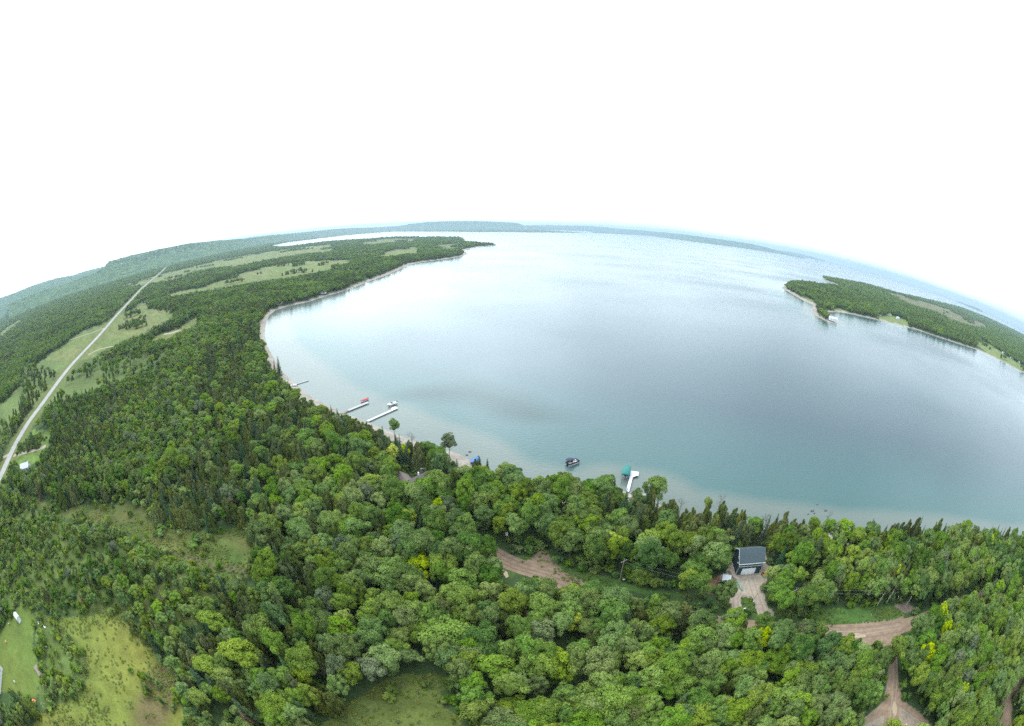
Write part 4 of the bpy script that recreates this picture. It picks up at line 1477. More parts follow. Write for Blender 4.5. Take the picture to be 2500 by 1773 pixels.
LANDMARKS = [(1830, 1365, 'the garage'), (1516, 1405, 'the verge utility pole'), (1775, 1420, 'the pale-roofed shed'), (1532, 1165, 'the white dock'), (1397, 1127, 'the pontoon boat'),
             (1158, 1123, 'the blue-covered boat'), (1010, 1172, 'the brown-roofed cottage'), (1312, 1355, 'the dirt road spur'), (1200, 1350, 'the west end of the dirt road'),
             (1830, 1475, 'the driveway grass island'), (2100, 1500, 'the east grass verge'), (2130, 1550, 'the dirt road junction'), (2183, 1650, 'the road south of the junction'),
             (2247, 1768, 'the yellow tent'), (1000, 1700, 'the mown grass patch'), (250, 1650, 'the yellow-green field'), (45, 1600, 'the mown lawn'), (40, 1500, 'the white shed'),
             (480, 1340, 'the meadow track'), (250, 1255, 'the north end of the meadow'), (60, 1138, 'the junction house'), (930, 1010, 'the long white dock'), (865, 993, 'the wide grey dock'),
             (920, 1392, 'the small bright yellow tree'), (1022, 1396, 'the wide yellow-green tree'), (842, 1520, 'the yellow tree below the lime'), (1858, 1565, 'the golden yellow tree'),
             (1495, 1335, 'the yellow-green verge tree'), (1315, 1560, 'the tall grey-green tree'), (1205, 1640, 'the tree east of grass patch'),
             (600, 1620, 'the big tree by the field'), (2255, 1605, 'the yellow-green south road tree'), (2388, 1560, 'the small east-wood yellow tree'),
             (2235, 1358, 'the round tree behind the garage'), (985, 1108, 'the yellow tree behind the cottage'), (905, 1190, 'the bright tree west of the cottage'),
             (1755, 1240, 'the large bare shore tree'), (2018, 1268, 'the easternmost bare shore tree'), (1090, 1560, 'the spreading grass-patch tree'), (2445, 1400, 'the far end of the east road')]
ORD = 'nearest,second nearest,third nearest,fourth nearest,fifth nearest,sixth nearest,seventh nearest,eighth nearest,ninth nearest,tenth nearest,eleventh nearest,twelfth nearest,thirteenth nearest,fourteenth nearest,fifteenth nearest,sixteenth nearest,seventeenth nearest,eighteenth nearest,nineteenth nearest,twentieth nearest'.split(',')
slots = {}
for e, (qx, qy, k0) in zip(todo, todo_px):
    d_, lx, ly, lm_ = min((math.hypot(qx-a_, qy-b_), a_, b_, c_) for a_, b_, c_ in LANDMARKS)
    dx, dy = qx-lx, qy-ly
    side = ('right of' if dx > 0 else 'left of') if abs(dx) > abs(dy) else ('below' if dy > 0 else 'above')
    slots.setdefault((k0, side, lm_), []).append((d_, e))
SHORTADJ = {'b': 'round green broadleaf tree', 'a': 'slender green broadleaf tree', 'c': 'dark olive cedar', 's': 'narrow dark spruce', 'y': 'yellow-leaved tree',
            'l': 'light green tree', 'g': 'pale grey-green tree', 'r': 'brown half-dead spruce', 'd': 'bare dead tree'}
for (k0, side, lm_), v in slots.items():
    v.sort(key=lambda q: q[0])
    for n_, (d_, e) in enumerate(v):
        if n_ < len(ORD):
            e['label'] = '%s, %s one %s %s' % (SHORTADJ[k0], ORD[n_], side, lm_)
        else:
            e['label'] = '%s among those farther %s %s' % (SHORTADJ[k0], side, lm_)
            e['group'] = '%ss farther %s %s' % (SHORTADJ[k0], side, lm_)


def instancer(name, items, objs, label):
    """one object whose points carry trees: items (x, y, z, index, rot, sx, sz)"""
    coll = bpy.data.collections.new(name+'_kinds')
    for n_, o_ in enumerate(objs):
        o2 = bpy.data.objects.new('%03d_%s' % (n_, o_.name), o_)
        coll.objects.link(o2)
    I = np.array(items, float)
    me = bpy.data.meshes.new(name)
    me.vertices.add(len(I))
    me.vertices.foreach_set('co', I[:, :3].astype(np.float32).ravel())
    a_ = me.attributes.new('pick', 'INT', 'POINT')
    a_.data.foreach_set('value', I[:, 3].astype(np.int32))
    a_ = me.attributes.new('turn', 'FLOAT_VECTOR', 'POINT')
    rt = np.zeros((len(I), 3), np.float32)
    rt[:, 2] = I[:, 4]
    a_.data.foreach_set('vector', rt.ravel())
    a_ = me.attributes.new('size', 'FLOAT_VECTOR', 'POINT')
    a_.data.foreach_set('vector', I[:, [5, 5, 6]].astype(np.float32).ravel())
    o = link(bpy.data.objects.new(name, me))
    ng = bpy.data.node_groups.new(name+'_nodes', 'GeometryNodeTree')
    ng.interface.new_socket('Geometry', in_out='INPUT', socket_type='NodeSocketGeometry')
    ng.interface.new_socket('Geometry', in_out='OUTPUT', socket_type='NodeSocketGeometry')
    n_ = ng.nodes.new
    gi, go = n_('NodeGroupInput'), n_('NodeGroupOutput')
    ci = n_('GeometryNodeCollectionInfo')
    ci.inputs['Collection'].default_value = coll
    ci.inputs['Separate Children'].default_value = True
    ci.inputs['Reset Children'].default_value = True
    ip = n_('GeometryNodeInstanceOnPoints')
    ip.inputs['Pick Instance'].default_value = True

    def na(nm, typ):
        q = n_('GeometryNodeInputNamedAttribute')
        q.data_type = typ
        q.inputs['Name'].default_value = nm
        return q.outputs['Attribute']
    lk = ng.links.new
    lk(gi.outputs[0], ip.inputs['Points'])
    lk(ci.outputs[0], ip.inputs['Instance'])
    lk(na('pick', 'INT'), ip.inputs['Instance Index'])
    e2r = n_('FunctionNodeEulerToRotation')
    lk(na('turn', 'FLOAT_VECTOR'), e2r.inputs[0])
    lk(e2r.outputs[0], ip.inputs['Rotation'])
    lk(na('size', 'FLOAT_VECTOR'), ip.inputs['Scale'])
    lk(ip.outputs[0], go.inputs[0])
    md = o.modifiers.new('instances', 'NODES')
    md.node_group = ng
    tag(o, label, None, None, 'stuff')
    return o


allk = sorted(set(str(q[2]) for q in for_stuff))
meshes = []
for k_ in allk:
    meshes.append(LOD[k_] if k_ in LOD else (KIND[k_]['crown'] or KIND[k_]['trunk']))
items = [(q[0], q[1], LAND_Z-.1, allk.index(str(q[2])), random.uniform(0, 6.28), q[3], q[4]) for q in for_stuff]
main_items = [it for it, q in zip(items, for_stuff) if q[7] == 0]
isl_items = [it for it, q in zip(items, for_stuff) if q[7] != 0]
fo = instancer('forest', main_items, meshes, 'dense mixed green forest covering the land along the lake')
fo['category'] = 'forest'
fo = instancer('forest', isl_items, meshes, 'dense green woodland covering the low headland across the bay')
fo['category'] = 'forest'
sh = [(q[0], q[1], LAND_Z-.1, int(q[2]*97) % 2, random.uniform(0, 6.28), random.uniform(.5, 1.15), random.uniform(.5, 1.2)) for q in shrubs]
sh += [(q[0], q[1], LAND_Z-.1, int(q[2]*97) % 2, random.uniform(0, 6.28), random.uniform(.6, 1.2), random.uniform(.4, 1.0)) for q in under]
fo = instancer('undergrowth', sh, [LOD['h0'], LOD['h1']], 'low green bushes scattered over the meadow and scrub')
fo['category'] = 'bushes'
wd = [(wx[q], wy[q], LAND_Z-.1, q % 2, random.uniform(0, 6.28), random.uniform(.5, 1.1), random.uniform(.3, .8)) for q in range(len(wx))]
fo = instancer('weeds', wd, [LOD['w0'], LOD['w1']], 'tall yellow-green weeds and grass tufts in the fields and verges')
fo['category'] = 'weeds'
print('stuff', len(for_stuff), 'shrubs', len(sh), 'weeds', len(wd))
# ============================================================ things people have built or brought
M['shingle'] = striped('blue_grey_shingles', (.048, .068, .078), (.034, .047, .055), 1, .32, .14, .85)
M['shingle_brown'] = striped('brown_shingles', (.17, .135, .125), (.12, .095, .09), 1, .35, .14, .9)
M['siding_dark'] = striped('dark_teal_siding', (.018, .040, .050), (.010, .022, .028), 2, .2, .12, .55)
M['siding_green'] = striped('green_siding', (.022, .085, .070), (.012, .05, .042), 2, .2, .12, .5)
M['siding_grey'] = striped('grey_siding', (.42, .44, .46), (.3, .31, .33), 2, .22, .1, .6)
M['door_white'] = striped('white_door_panels', (.74, .75, .80), (.5, .51, .56), 2, .55, .06, .45)
M['metal_roof'] = striped('pale_ribbed_metal_roof', (.44, .46, .49), (.33, .35, .38), 0, .4, .1, .4)
M['plank'] = striped('white_dock_planks', (.56, .56, .64), (.33, .33, .4), 0, .3, .14, .6)
M['plank_grey'] = striped('grey_dock_planks', (.36, .35, .37), (.2, .19, .2), 0, .3, .14, .8)
M['metal'] = plain('grey_metal', (.35, .36, .38), .45, .1, 3)
M['dark'] = plain('dark_rubber', (.02, .02, .022), .7, .2, 4)
M['glass'] = plain('dark_window_glass', (.02, .03, .045), .12, .1, 1, .6)
M['teal'] = plain('teal_canvas', (.02, .15, .14), .7, .08, 2)
M['navy'] = plain('navy_canvas', (.028, .035, .07), .75, .2, 3)
M['blue'] = plain('blue_tarp', (.03, .11, .27), .5, .15, 3)
M['red'] = plain('red_cover', (.40, .03, .045), .6, .12, 3)
M['orange'] = plain('orange_paint', (.75, .18, .03), .45, .12, 3)
M['yellow'] = plain('yellow_canvas', (.68, .42, .05), .6, .08, 3)
M['tan'] = plain('tan_deck', (.42, .38, .32), .8, .12, 3)
M['wood'] = plain('weathered_wood', (.20, .16, .13), .9, .22, 3)
M['stone'] = plain('grey_stone', (.11, .105, .10), .9, .25, 2, bump=.5)
M['tarp_green'] = plain('faded_green_plastic', (.16, .27, .19), .5, .15, 2)
Z0 = LAND_Z+.03


def ang(p, q, z=LAND_Z):
    a_, b_ = G(*p, z), G(*q, z)
    return math.atan2(b_[1]-a_[1], b_[0]-a_[0])


def gable_roof(mb, x0, x1, y0, y1, ze, zr, th=.16):
    ym = (y0+y1)/2
    mb.slab([(x0, y0, ze), (x1, y0, ze), (x1, ym, zr), (x0, ym, zr)], th)
    mb.slab([(x1, y1, ze), (x0, y1, ze), (x0, ym+.004, zr), (x1, ym+.004, zr)], th)
    return mb


def gable_wall(mb, x0, x1, y0, y1, zw, zr):
    ym = (y0+y1)/2
    v = [(x0, y0, 0), (x0, y1, 0), (x0, y1, zw), (x0, ym, zr), (x0, y0, zw)]
    w_ = [(x1, b_, c_) for _, b_, c_ in v]
    return mb.add(v+w_, [(0, 1, 2, 3, 4), (9, 8, 7, 6, 5), (0, 5, 6, 1), (1, 6, 7, 2), (2, 7, 8, 3), (3, 8, 9, 4), (4, 9, 5, 0)])


def house(name, x, y, rz, w, d, hw, hr, roof, wall, label, cat='house', group=None, z=Z0, nwin=2, chimney=True, door=True, roofcol=None):
    e = empty(name, x, y, z, rz, label, cat, group)
    gable_wall(MB(), -w/2, w/2, -d/2, d/2, hw, hr).build('wall', wall, e)
    gable_roof(MB(), -w/2-.35, w/2+.35, -d/2-.4, d/2+.4, hw-.12, hr+.14).build('roof', roof, e)
    for q_ in range(nwin):
        cx = -w/2+(q_+1)*w/(nwin+1.0)
        for s_ in (-1, 1):
            yy = s_*(d/2+.03)
            f_ = MB().box(cx-.55, cx+.55, yy-.03, yy+.03, 1.0, 2.1).build('window', M['white'], e)
            MB().box(cx-.45, cx+.45, yy-.045, yy+.045, 1.1, 2.0).build('pane', M['glass'], f_)
    if door:
        MB().box(w/2-.002, w/2+.05, -.45, .45, 0, 2.05).build('door', M['siding_dark'], e)
    if chimney:
        MB().box(w*.2-.3, w*.2+.3, .5, 1.1, hr-1, hr+.9).build('chimney', M['stone'], e)
    return e


# ---- garage with loft
fl, fr = G(1796, 1404, LAND_Z), G(1853, 1399, LAND_Z)
ga = math.atan2(fr[1]-fl[1], fr[0]-fl[0])
GW = math.hypot(fr[0]-fl[0], fr[1]-fl[1])
GD = 7.6
e = empty('garage', fl[0], fl[1], Z0, ga, 'dark green two-storey garage with grey shingle roof and white door beside the driveway', 'garage')
mb = MB()
gable_wall(mb, 0, GW, 0, GD, 4.7, 7.0)
mb.build('wall', M['siding_dark'], e)
gable_roof(MB(), -.35, GW+.45, -.45, GD+.45, 4.52, 7.2, .2).build('roof', M['shingle'], e)
MB().box(.02, GW-.02, -.06, -.003, 3.35, 4.45).build('upper_panel', M['siding_green'], e)
MB().box(-.36, GW+.46, -.53, -.46, 4.28, 4.5).build('eave_trim', M['white'], e)
for x_ in (-.40, GW+.46):
    mb = MB()
    mb.slab([(x_, -.45, 4.50), (x_, -.45, 4.28), (x_, GD/2, 6.98), (x_, GD/2, 7.20)], .05)
    mb.slab([(x_, GD/2, 7.20), (x_, GD/2, 6.98), (x_, GD+.45, 4.28), (x_, GD+.45, 4.50)], .05)
    mb.build('rake_trim', M['white'], e)
MB().box(-.04, GW+.04, -.12, -.064, 3.16, 3.30).build('band_trim', M['white'], e)
MB().slab([(-.1, -.4, 2.82), (GW+.1, -.4, 2.82), (GW+.1, -.0, 3.08), (-.1, -.0, 3.08)], .08).build('pent_roof', M['siding_dark'], e)
MB().box(0, GW, -.05, -.002, 0, 2.6).build('front_frame', M['siding_green'], e)
d_ = MB().box(1.55, GW-1.9, -.11, -.055, .02, 2.35).build('garage_door', M['door_white'], e)
MB().box((GW-.35)/2-.12, (GW-.35)/2+.12, -.15, -.112, .9, 1.0).build('handle', M['metal'], d_)
for a_, b_ in ((.3, 1.3), (GW-1.65, GW-.3)):
    f_ = MB().box(a_, b_, -.11, -.055, .35, 2.25).build('window', M['siding_dark'], e)
    MB().box(a_+.12, b_-.12, -.135, -.112, .5, 2.1).build('pane', M['glass'], f_)
for x_ in (-.06, GW+.004):
    MB().box(x_, x_+.056, -.05, .12, 0, 4.3).build('corner_trim', M['white'], e)
f_ = MB().tube([(-.002, 3.0, 4.6), (-.08, 3.0, 4.6)], [.42, .42], 12).build('round_window', M['white'], e)
MB().tube([(-.08, 3.0, 4.6), (-.10, 3.0, 4.6)], [.3, .3], 12).build('pane', M['glass'], f_)
MB().box(-.28, -.002, .7, .9, 3.9, 4.15).build('wall_lamp', M['white'], e)
MB().box(-.28, -.002, 1.9, 2.1, 3.2, 3.4).build('wall_lamp', M['white'], e)

# ---- shed, tanks, signs and the orange machine in the yard
sx, sy = G(1771, 1420, LAND_Z+1)
e = empty('storage_shed', sx, sy, Z0, ga-.25, 'small shed with a pale sloping metal roof, left of the driveway', 'shed')
MB().box(-1.2, 1.2, -1.4, 1.4, 0, 1.9).build('wall', M['siding_dark'], e)
MB().slab([(-1.35, -1.6, 2.0), (1.4, -1.6, 2.0), (1.4, 1.6, 2.35), (-1.35, 1.6, 2.35)], .08).build('roof', M['metal_roof'], e)
MB().box(-1.26, -1.203, -.5, .4, 0, 1.75).build('door', M['metal'], e)

ox, oy = G(1867, 1400, LAND_Z+.5)
e = empty('garden_tractor', ox, oy, Z0, ga+.4, 'small orange garden tractor parked at the right-hand corner of the garage', 'tractor')
MB().loft([[(-.1, -.38, .45), (-.1, .38, .45), (-.1, .34, .95), (-.1, -.34, .95)], [(.75, -.36, .42), (.75, .36, .42), (.75, .3, .9), (.75, -.3, .9)], [(.98, -.26, .45), (.98, .26, .45), (.98, .22, .78), (.98, -.22, .78)]]).build('hood', M['orange'], e)
MB().box(-1.0, -.12, -.52, .52, .42, .58).build('fender', M['orange'], e)
mb = MB()
mb.box(-.75, -.3, -.24, .24, .6, .72)
mb.box(-.85, -.76, -.24, .24, .6, 1.05)
mb.build('seat', M['dark'], e)
MB().tube([(-.05, 0, .9), (-.2, 0, 1.15)], [.03, .03], 6).build('steering_column', M['dark'], e)
for wx_, wy_, wr in ((-.65, -.6, .38), (-.65, .6, .38), (.7, -.5, .25), (.7, .5, .25)):
    w_ = MB().tube([(wx_, wy_-.1, wr), (wx_, wy_+.1, wr)], [wr, wr], 12).build('wheel', M['dark'], e)
    MB().tube([(wx_, wy_-.115, wr), (wx_, wy_+.115, wr)], [wr*.5, wr*.5], 8).build('rim', M['orange'], w_)

tx, ty = G(1816, 1490, LAND_Z+.5)
e = empty('gas_tank', tx, ty, Z0, .4, 'rounded white tank at the foot of the driveway grass island', 'tank')
MB().tube([(-.75, 0, .65), (-.62, 0, .65), (-.45, 0, .65), (.45, 0, .65), (.62, 0, .65), (.75, 0, .65)], [.08, .34, .46, .46, .34, .08], 12).build('tank', M['white'], e, True)
MB().tube([(0, 0, 1.08), (0, 0, 1.25)], [.16, .16], 8).build('valve_cap', M['pale'], e)
for x_ in (-.45, .45):
    MB().box(x_-.06, x_+.06, -.3, .3, 0, .3).build('leg', M['metal'], e)

e = empty('leaning_post', *G(1842, 1462, LAND_Z), Z0, 0, 'dark leaning post at the edge of the driveway grass island', 'post')
MB().tube([(0, 0, -.2), (.25, .1, 1.7)], [.09, .07], 7).build('post', M['wood'], e)
MB().box(.16, .36, 0, .2, 1.68, 1.76).build('cap', M['wood'], e)


def board(px, py, w_, h_, z_, rz, label, name='notice_board', cat='sign'):
    x_, y_ = G(px, py, LAND_Z+z_)
    e_ = empty(name, x_, y_, Z0, rz, label, cat)
    MB().tube([(0, 0, -.2), (0, 0, z_)], [.04, .04], 6).build('post', M['wood'], e_)
    MB().slab([(-w_/2, -.06, z_-h_*.1), (w_/2, -.06, z_-h_*.1), (w_/2, h_*.35, z_+h_*.7), (-w_/2, h_*.35, z_+h_*.7)], .05).build('board', M['white'], e_)
    return e_


board(1841, 1469, .9, .4, .7, .1, 'low white board standing by the driveway grass island')
board(1523, 1416, .7, .35, 1.0, .1, 'small white board at the foot of the wooden utility pole')
board(1237, 1307, .7, 1.1, 1.6, 0, 'white board in the trees north of the dirt road bend')
board(2127, 1503, .6, .6, .8, .9, 'small pale sign in the grass verge east of the driveway')
board(2193, 1459, 1.0, .8, 2.0, .9, 'white board under the birches by the dirt road')
board(163, 1247, 1.4, .5, .9, -.9, 'pale board lying at the north end of the meadow')

# folded green plastic sheet lying along the ditch beside the driveway
pl = [G(x_, y_, LAND_Z) for x_, y_ in [(1797, 1417), (1802, 1424), (1806, 1431), (1809, 1438), (1813, 1444)]]
mb = MB()
mb.tube([(x_, y_, LAND_Z+.12) for x_, y_ in pl], [.2, .42, .5, .45, .15], 7)
tag(mb.build('plastic_sheet', M['tarp_green'], None, True), 'faded green plastic sheet lying rolled along the driveway ditch', 'plastic sheet')
pl = [G(x_, y_, LAND_Z) for x_, y_ in [(1778, 1394), (1784, 1405), (1790, 1412), (1797, 1417)]]
ribbon('ditch', [Vector(q) for q in pl], .9, plain('dark_ditch_soil', (.13, .11, .07), .95, .3, 2), LAND_Z+.075, True, .3)

# ---- utility poles and wires


def pole(px, py, h_, rz, label):
    x_, y_ = G(px, py, LAND_Z)
    e_ = empty('utility_pole', x_, y_, Z0, rz, label, 'utility pole', 'wooden poles along the dirt road')
    MB().tube([(0, 0, -.5), (0, 0, h_*.5), (.02, 0, h_)], [.17, .14, .10], 8).build('pole', M['wood'], e_)
    MB().box(-1.0, 1.0, -.13, -.03, h_-.75, h_-.62).build('crossarm', M['wood'], e_)
    for x2 in (-.9, 0, .9):
        MB().tube([(x2, -.08, h_-.62), (x2, -.08, h_-.42)], [.06, .04], 6).build('insulator', M['pale'], e_)
    return (x_, y_)


pa = pole(1511, 1425, 9.0, .5, 'grey wooden utility pole on the grass verge north of the dirt road')
pb = pole(1915, 1492, 9.0, .2, 'utility pole half hidden in trees just east of the driveway mouth')
pc = pole(2330, 1462, 9.0, -.3, 'utility pole behind the east wood beside the dirt road')
for q_, (a_, b_) in enumerate(((pa, pb), (pb, pc))):
    for off in (-.9, .9):
        pts_ = []
        for k_ in range(13):
            s_ = k_/12
            pts_.append((a_[0]+(b_[0]-a_[0])*s_, a_[1]+(b_[1]-a_[1])*s_+off, LAND_Z+8.6-1.2*math.sin(math.pi*s_)))
        tag(MB().tube(pts_, [.009]*13, 4).build('overhead_wire', M['metal']),
            ('nearer' if off < 0 else 'farther')+(' thin wire from the verge pole to the driveway pole' if q_ == 0 else ' thin wire from the driveway pole eastward along the road'), 'wire')

# ---- docks


def deck(name, pxs, z, mat, label, posts, world_rot=0, cat='dock', group=None):
    P = [G(x_, y_, z) for x_, y_ in pxs]
    cx, cy_ = P[0]
    e_ = empty(name, cx, cy_, 0, world_rot, label, cat, group)
    c, s = math.cos(-world_rot), math.sin(-world_rot)
    Lc = [((x_-cx)*c-(y_-cy_)*s, (x_-cx)*s+(y_-cy_)*c) for x_, y_ in P]
    ar = sum(Lc[i_][0]*Lc[(i_+1) % len(Lc)][1]-Lc[(i_+1) % len(Lc)][0]*Lc[i_][1] for i_ in range(len(Lc)))
    if ar < 0:
        Lc.reverse()
    n_ = len(Lc)
    tri = tessellate_polygon([[Vector((a_, b_, 0)) for a_, b_ in Lc]])
    mb = MB()
    mb.add([(a_, b_, z) for a_, b_ in Lc]+[(a_, b_, z-.18) for a_, b_ in Lc], [tuple(t_) for t_ in tri]+[tuple(i_+n_ for i_ in t_) for t_ in tri]+[(i_, i_+n_, (i_+1) % n_+n_, (i_+1) % n_) for i_ in range(n_)])
    mb.build('deck', mat, e_)
    for x_, y_ in posts:
        a_, b_ = G(x_, y_, z)
        a_, b_ = a_-cx, b_-cy_
        a_, b_ = a_*c-b_*s, a_*s+b_*c
        MB().tube([(a_, b_, -1.6), (a_, b_, z+.12)], [.06, .06], 6).build('post', M['metal'], e_)
    return e_


def walk(px0, px1, w_, z):
    a_, b_ = Vector(G(*px0, z)), Vector(G(*px1, z))
    n_ = (b_-a_).normalized()
    return a_, b_, Vector((-n_.y, n_.x))*w_/2, math.atan2(n_.y, n_.x)


def straight_dock(px0, px1, w_, z, mat, label, posts=6, ext=None):
    a_, b_, n_, r_ = walk(px0, px1, w_, z)
    L_ = (b_-a_).length
    e_ = empty('dock', a_.x, a_.y, 0, r_, label, 'dock', 'docks along the bay')
    MB().box(0, L_, -w_/2, w_/2, z-.16, z).build('deck', mat, e_)
    mb = MB()
    for q_ in range(posts):
        for s_ in (-1, 1):
            x_ = .4+(L_-.8)*q_/(posts-1)
            MB().tube([(x_, s_*(w_/2+.05), -1.6), (x_, s_*(w_/2+.05), z+.15)], [.06, .06], 6).build('post', M['metal'], e_)
    if ext:
        x0, x1, y0, y1 = ext
        MB().box(L_+x0, L_+x1, y0, y1, z-.14, z-.004).build('end_platform', mat, e_)
    return e_, L_


deck('dock', [(1530, 1193), (1538.5, 1160), (1539.5, 1149.5), (1559.6, 1152.3), (1558.7, 1161.5), (1553, 1162), (1545, 1165), (1535.8, 1200.5), (1530, 1200.5)], .75, M['plank'],
     'white dock with a wide end platform beside the teal boat canopy', [(1531, 1190), (1537, 1165), (1540, 1151), (1559, 1153), (1558, 1160), (1545, 1166), (1537, 1195)], ang((1535, 1195), (1541, 1165), .7), group='docks along the bay')
straight_dock((849, 1002), (899, 982), 1.9, .6, M['plank_grey'], 'wide grey dock with the red boat moored at its end', 7)
a_, b_, n_, r_ = walk((837, 1010), (849, 1003), 1.2, .4)
e = empty('gangway', a_.x, a_.y, 0, r_, 'narrow grey gangway from the beach to the wide grey dock', 'gangway')
MB().box(0, (b_-a_).length-.05, -.6, .6, .3, .45).build('deck', M['wood'], e)
for q_ in (.5, 2.5):
    for s_ in (-.55, .55):
        MB().tube([(q_, s_, -1), (q_, s_, .3)], [.05, .05], 6).build('post', M['metal'], e)
straight_dock((897, 1028), (970, 995.5), 1.35, .6, M['plank'], 'long narrow white dock with the white boat at its end', 11, (-2.6, .6, .72, 2.2))
straight_dock((722, 938), (753, 928.5), 1.1, .4, M['plank_grey'], 'thin grey dock farthest up the west beach', 6)


# ---- boats
def boat(name, x, y, rz, L_, B_, hull, inner, label, cat='boat', z=-.1, cover=None, motor=True, shield=True, group='boats on the bay', fine=None):
    e_ = empty(name, x, y, z, rz, label, cat, group)
    rings = []
    for s_, w_, kz, tz in ((0, .86, .10, .78), (.25, 1.0, .03, .78), (.5, 1.0, 0, .80), (.75, .78, .06, .88), (.9, .42, .22, .98), (1.0, .03, .55, 1.06)):
        b2 = B_/2*w_
        X = L_*(s_-.5)
        rings.append([(X, -b2, tz), (X, -b2*.78, kz+.22), (X, 0, kz), (X, b2*.78, kz+.22), (X, b2, tz), (X, b2*.80, tz+.03), (X, b2*.74, tz-.02), (X, -b2*.74, tz-.02), (X, -b2*.80, tz+.03)])
    MB().loft(rings).build('hull', hull, e_, True)
    if cover is None:
        mb = MB()
        mb.loft([[(L_*(s_-.5), -B_*.36*w_, .84), (L_*(s_-.5), B_*.36*w_, .84), (L_*(s_-.5), B_*.34*w_, .87), (L_*(s_-.5), -B_*.34*w_, .87)] for s_, w_ in ((.04, .9), (.3, 1), (.56, .98))])
        mb.build('cockpit', inner, e_)
        for q_ in (-.18, -.02):
            mb = MB()
            mb.box(L_*q_-.25, L_*q_+.2, -B_*.28, B_*.28, .872, 1.0)
            mb.box(L_*q_-.34, L_*q_-.25, -B_*.28, B_*.28, .872, 1.3)
            mb.build('seat', M['white'], e_)
        if shield:
            MB().slab([(L_*.08, -B_*.36, .86), (L_*.08, B_*.36, .86), (L_*.0, B_*.3, 1.35), (L_*.0, -B_*.3, 1.35)], .04).build('windshield', M['glass'], e_)
    else:
        rr = []
        for s_, w_, tz, cz in ((0, .84, .8, 1.0), (.25, 1.0, .82, 1.3), (.5, 1.0, .84, 1.45), (.75, .78, .92, 1.25), (.9, .42, 1.0, 1.12), (1.0, .05, 1.09, 1.12)):
            b2 = B_/2*w_+.04
            X = L_*(s_-.5)
            rr.append([(X, -b2, tz-.08), (X, -b2, tz+.04), (X, -b2*.5, (tz+cz)/2+.06), (X, 0, cz), (X, b2*.5, (tz+cz)/2+.06), (X, b2, tz+.04), (X, b2, tz-.08)])
        MB().loft(rr).build('boat_cover', cover, e_, True)
    if motor:
        mb = MB()
        mb.loft([[(-L_*.5-.45, -.16, .7), (-L_*.5-.1, -.16, .7), (-L_*.5-.1, .16, .7), (-L_*.5-.45, .16, .7)], [(-L_*.5-.5, -.18, 1.0), (-L_*.5-.08, -.18, 1.0), (-L_*.5-.08, .18, 1.0), (-L_*.5-.5, .18, 1.0)], [(-L_*.5-.42, -.12, 1.25), (-L_*.5-.15, -.12, 1.25), (-L_*.5-.15, .12, 1.25), (-L_*.5-.42, .12, 1.25)]])
        mb.box(-L_*.5-.34, -L_*.5-.2, -.05, .05, -.2, .7)
        mb.build('outboard_motor', M['dark'], e_)
    return e_


x_, y_ = G(889, 977, .6)
boat('motor_boat', x_, y_, ang((898, 972), (880, 979), .5), 5.2, 2.1, M['white'], M['red'], 'white boat with a red cover moored at the wide grey dock', cover=M['red'])
x_, y_ = G(957, 986, .8)
boat('motor_boat', x_, y_, ang((968, 984), (946, 991), .5), 6.0, 2.4, M['white'], M['tan'], 'open white speedboat at the end of the long white dock', z=.25)
e = empty('boat_lift', x_, y_, 0, ang((968, 984), (946, 991), .5), 'metal cradle lift under the open white speedboat', 'boat lift')
for sx_ in (-1.6, 1.6):
    MB().box(sx_-.08, sx_+.08, -1.5, 1.5, .05, .2).build('crossbeam', M['metal'], e)
    for sy_ in (-1.5, 1.5):
        MB().tube([(sx_, sy_, -1.6), (sx_, sy_, 1.1)], [.06, .06], 6).build('leg', M['metal'], e)
x_, y_ = G(714, 941, .8)
boat('motor_boat', x_, y_, ang((722, 940), (706, 942), .5), 5.8, 2.3, M['white'], M['tan'], 'white motor boat drawn up on the west beach by the thin dock', z=.2)
x_, y_ = G(701, 931, .8)
boat('row_boat', x_, y_, ang((699, 934), (703, 927), .5), 3.8, 1.5, M['navy'], M['white'], 'small dark and white rowing boat on the west beach', z=.25, motor=False, shield=False)
x_, y_ = G(1158, 1126, .8)
boat('motor_boat', x_, y_, ang((1165, 1118), (1150, 1131), .8), 6.0, 2.5, M['navy'], M['blue'], 'boat under a bright blue tarp on the small sand beach', z=.45, cover=M['blue'])

# pontoon boat with a dark sun roof
a_, b_ = Vector(G(1386.5, 1128, .7)), Vector(G(1410, 1129, .7))
cxy = (a_+b_)/2
e = empty('pontoon_boat', cxy.x, cxy.y, 0, ang((1388, 1133), (1409, 1125), .7), 'pontoon boat with a dark rounded sun roof moored off the shore', 'boat', 'boats on the bay')
for s_ in (-.85, .85):
    MB().tube([(-2.9, s_, .12), (-2.7, s_, .12), (2.5, s_, .12), (3.0, s_, .3)], [.2, .34, .34, .08], 9).build('pontoon', M['metal'], e, True)
MB().box(-2.8, 2.6, -1.25, 1.25, .48, .6).build('deck', M['tan'], e)
for q_ in ((-2.8, 2.6, -1.25, -1.17), (-2.8, 2.6, 1.17, 1.25), (-2.8, -2.72, -1.16, 1.16), (2.52, 2.6, -1.16, 1.16)):
    MB().box(*q_, .6, 1.25).build('side_rail', M['navy'], e)
for q_ in ((.2, 1.1, -1.1, -.5), (.9, 2.3, .5, 1.1)):
    MB().box(*q_, .6, 1.02).build('seat', M['pale'], e)
MB().box(-.3, .25, .2, .9, .6, 1.35).build('console', M['dark'], e)
rr = []
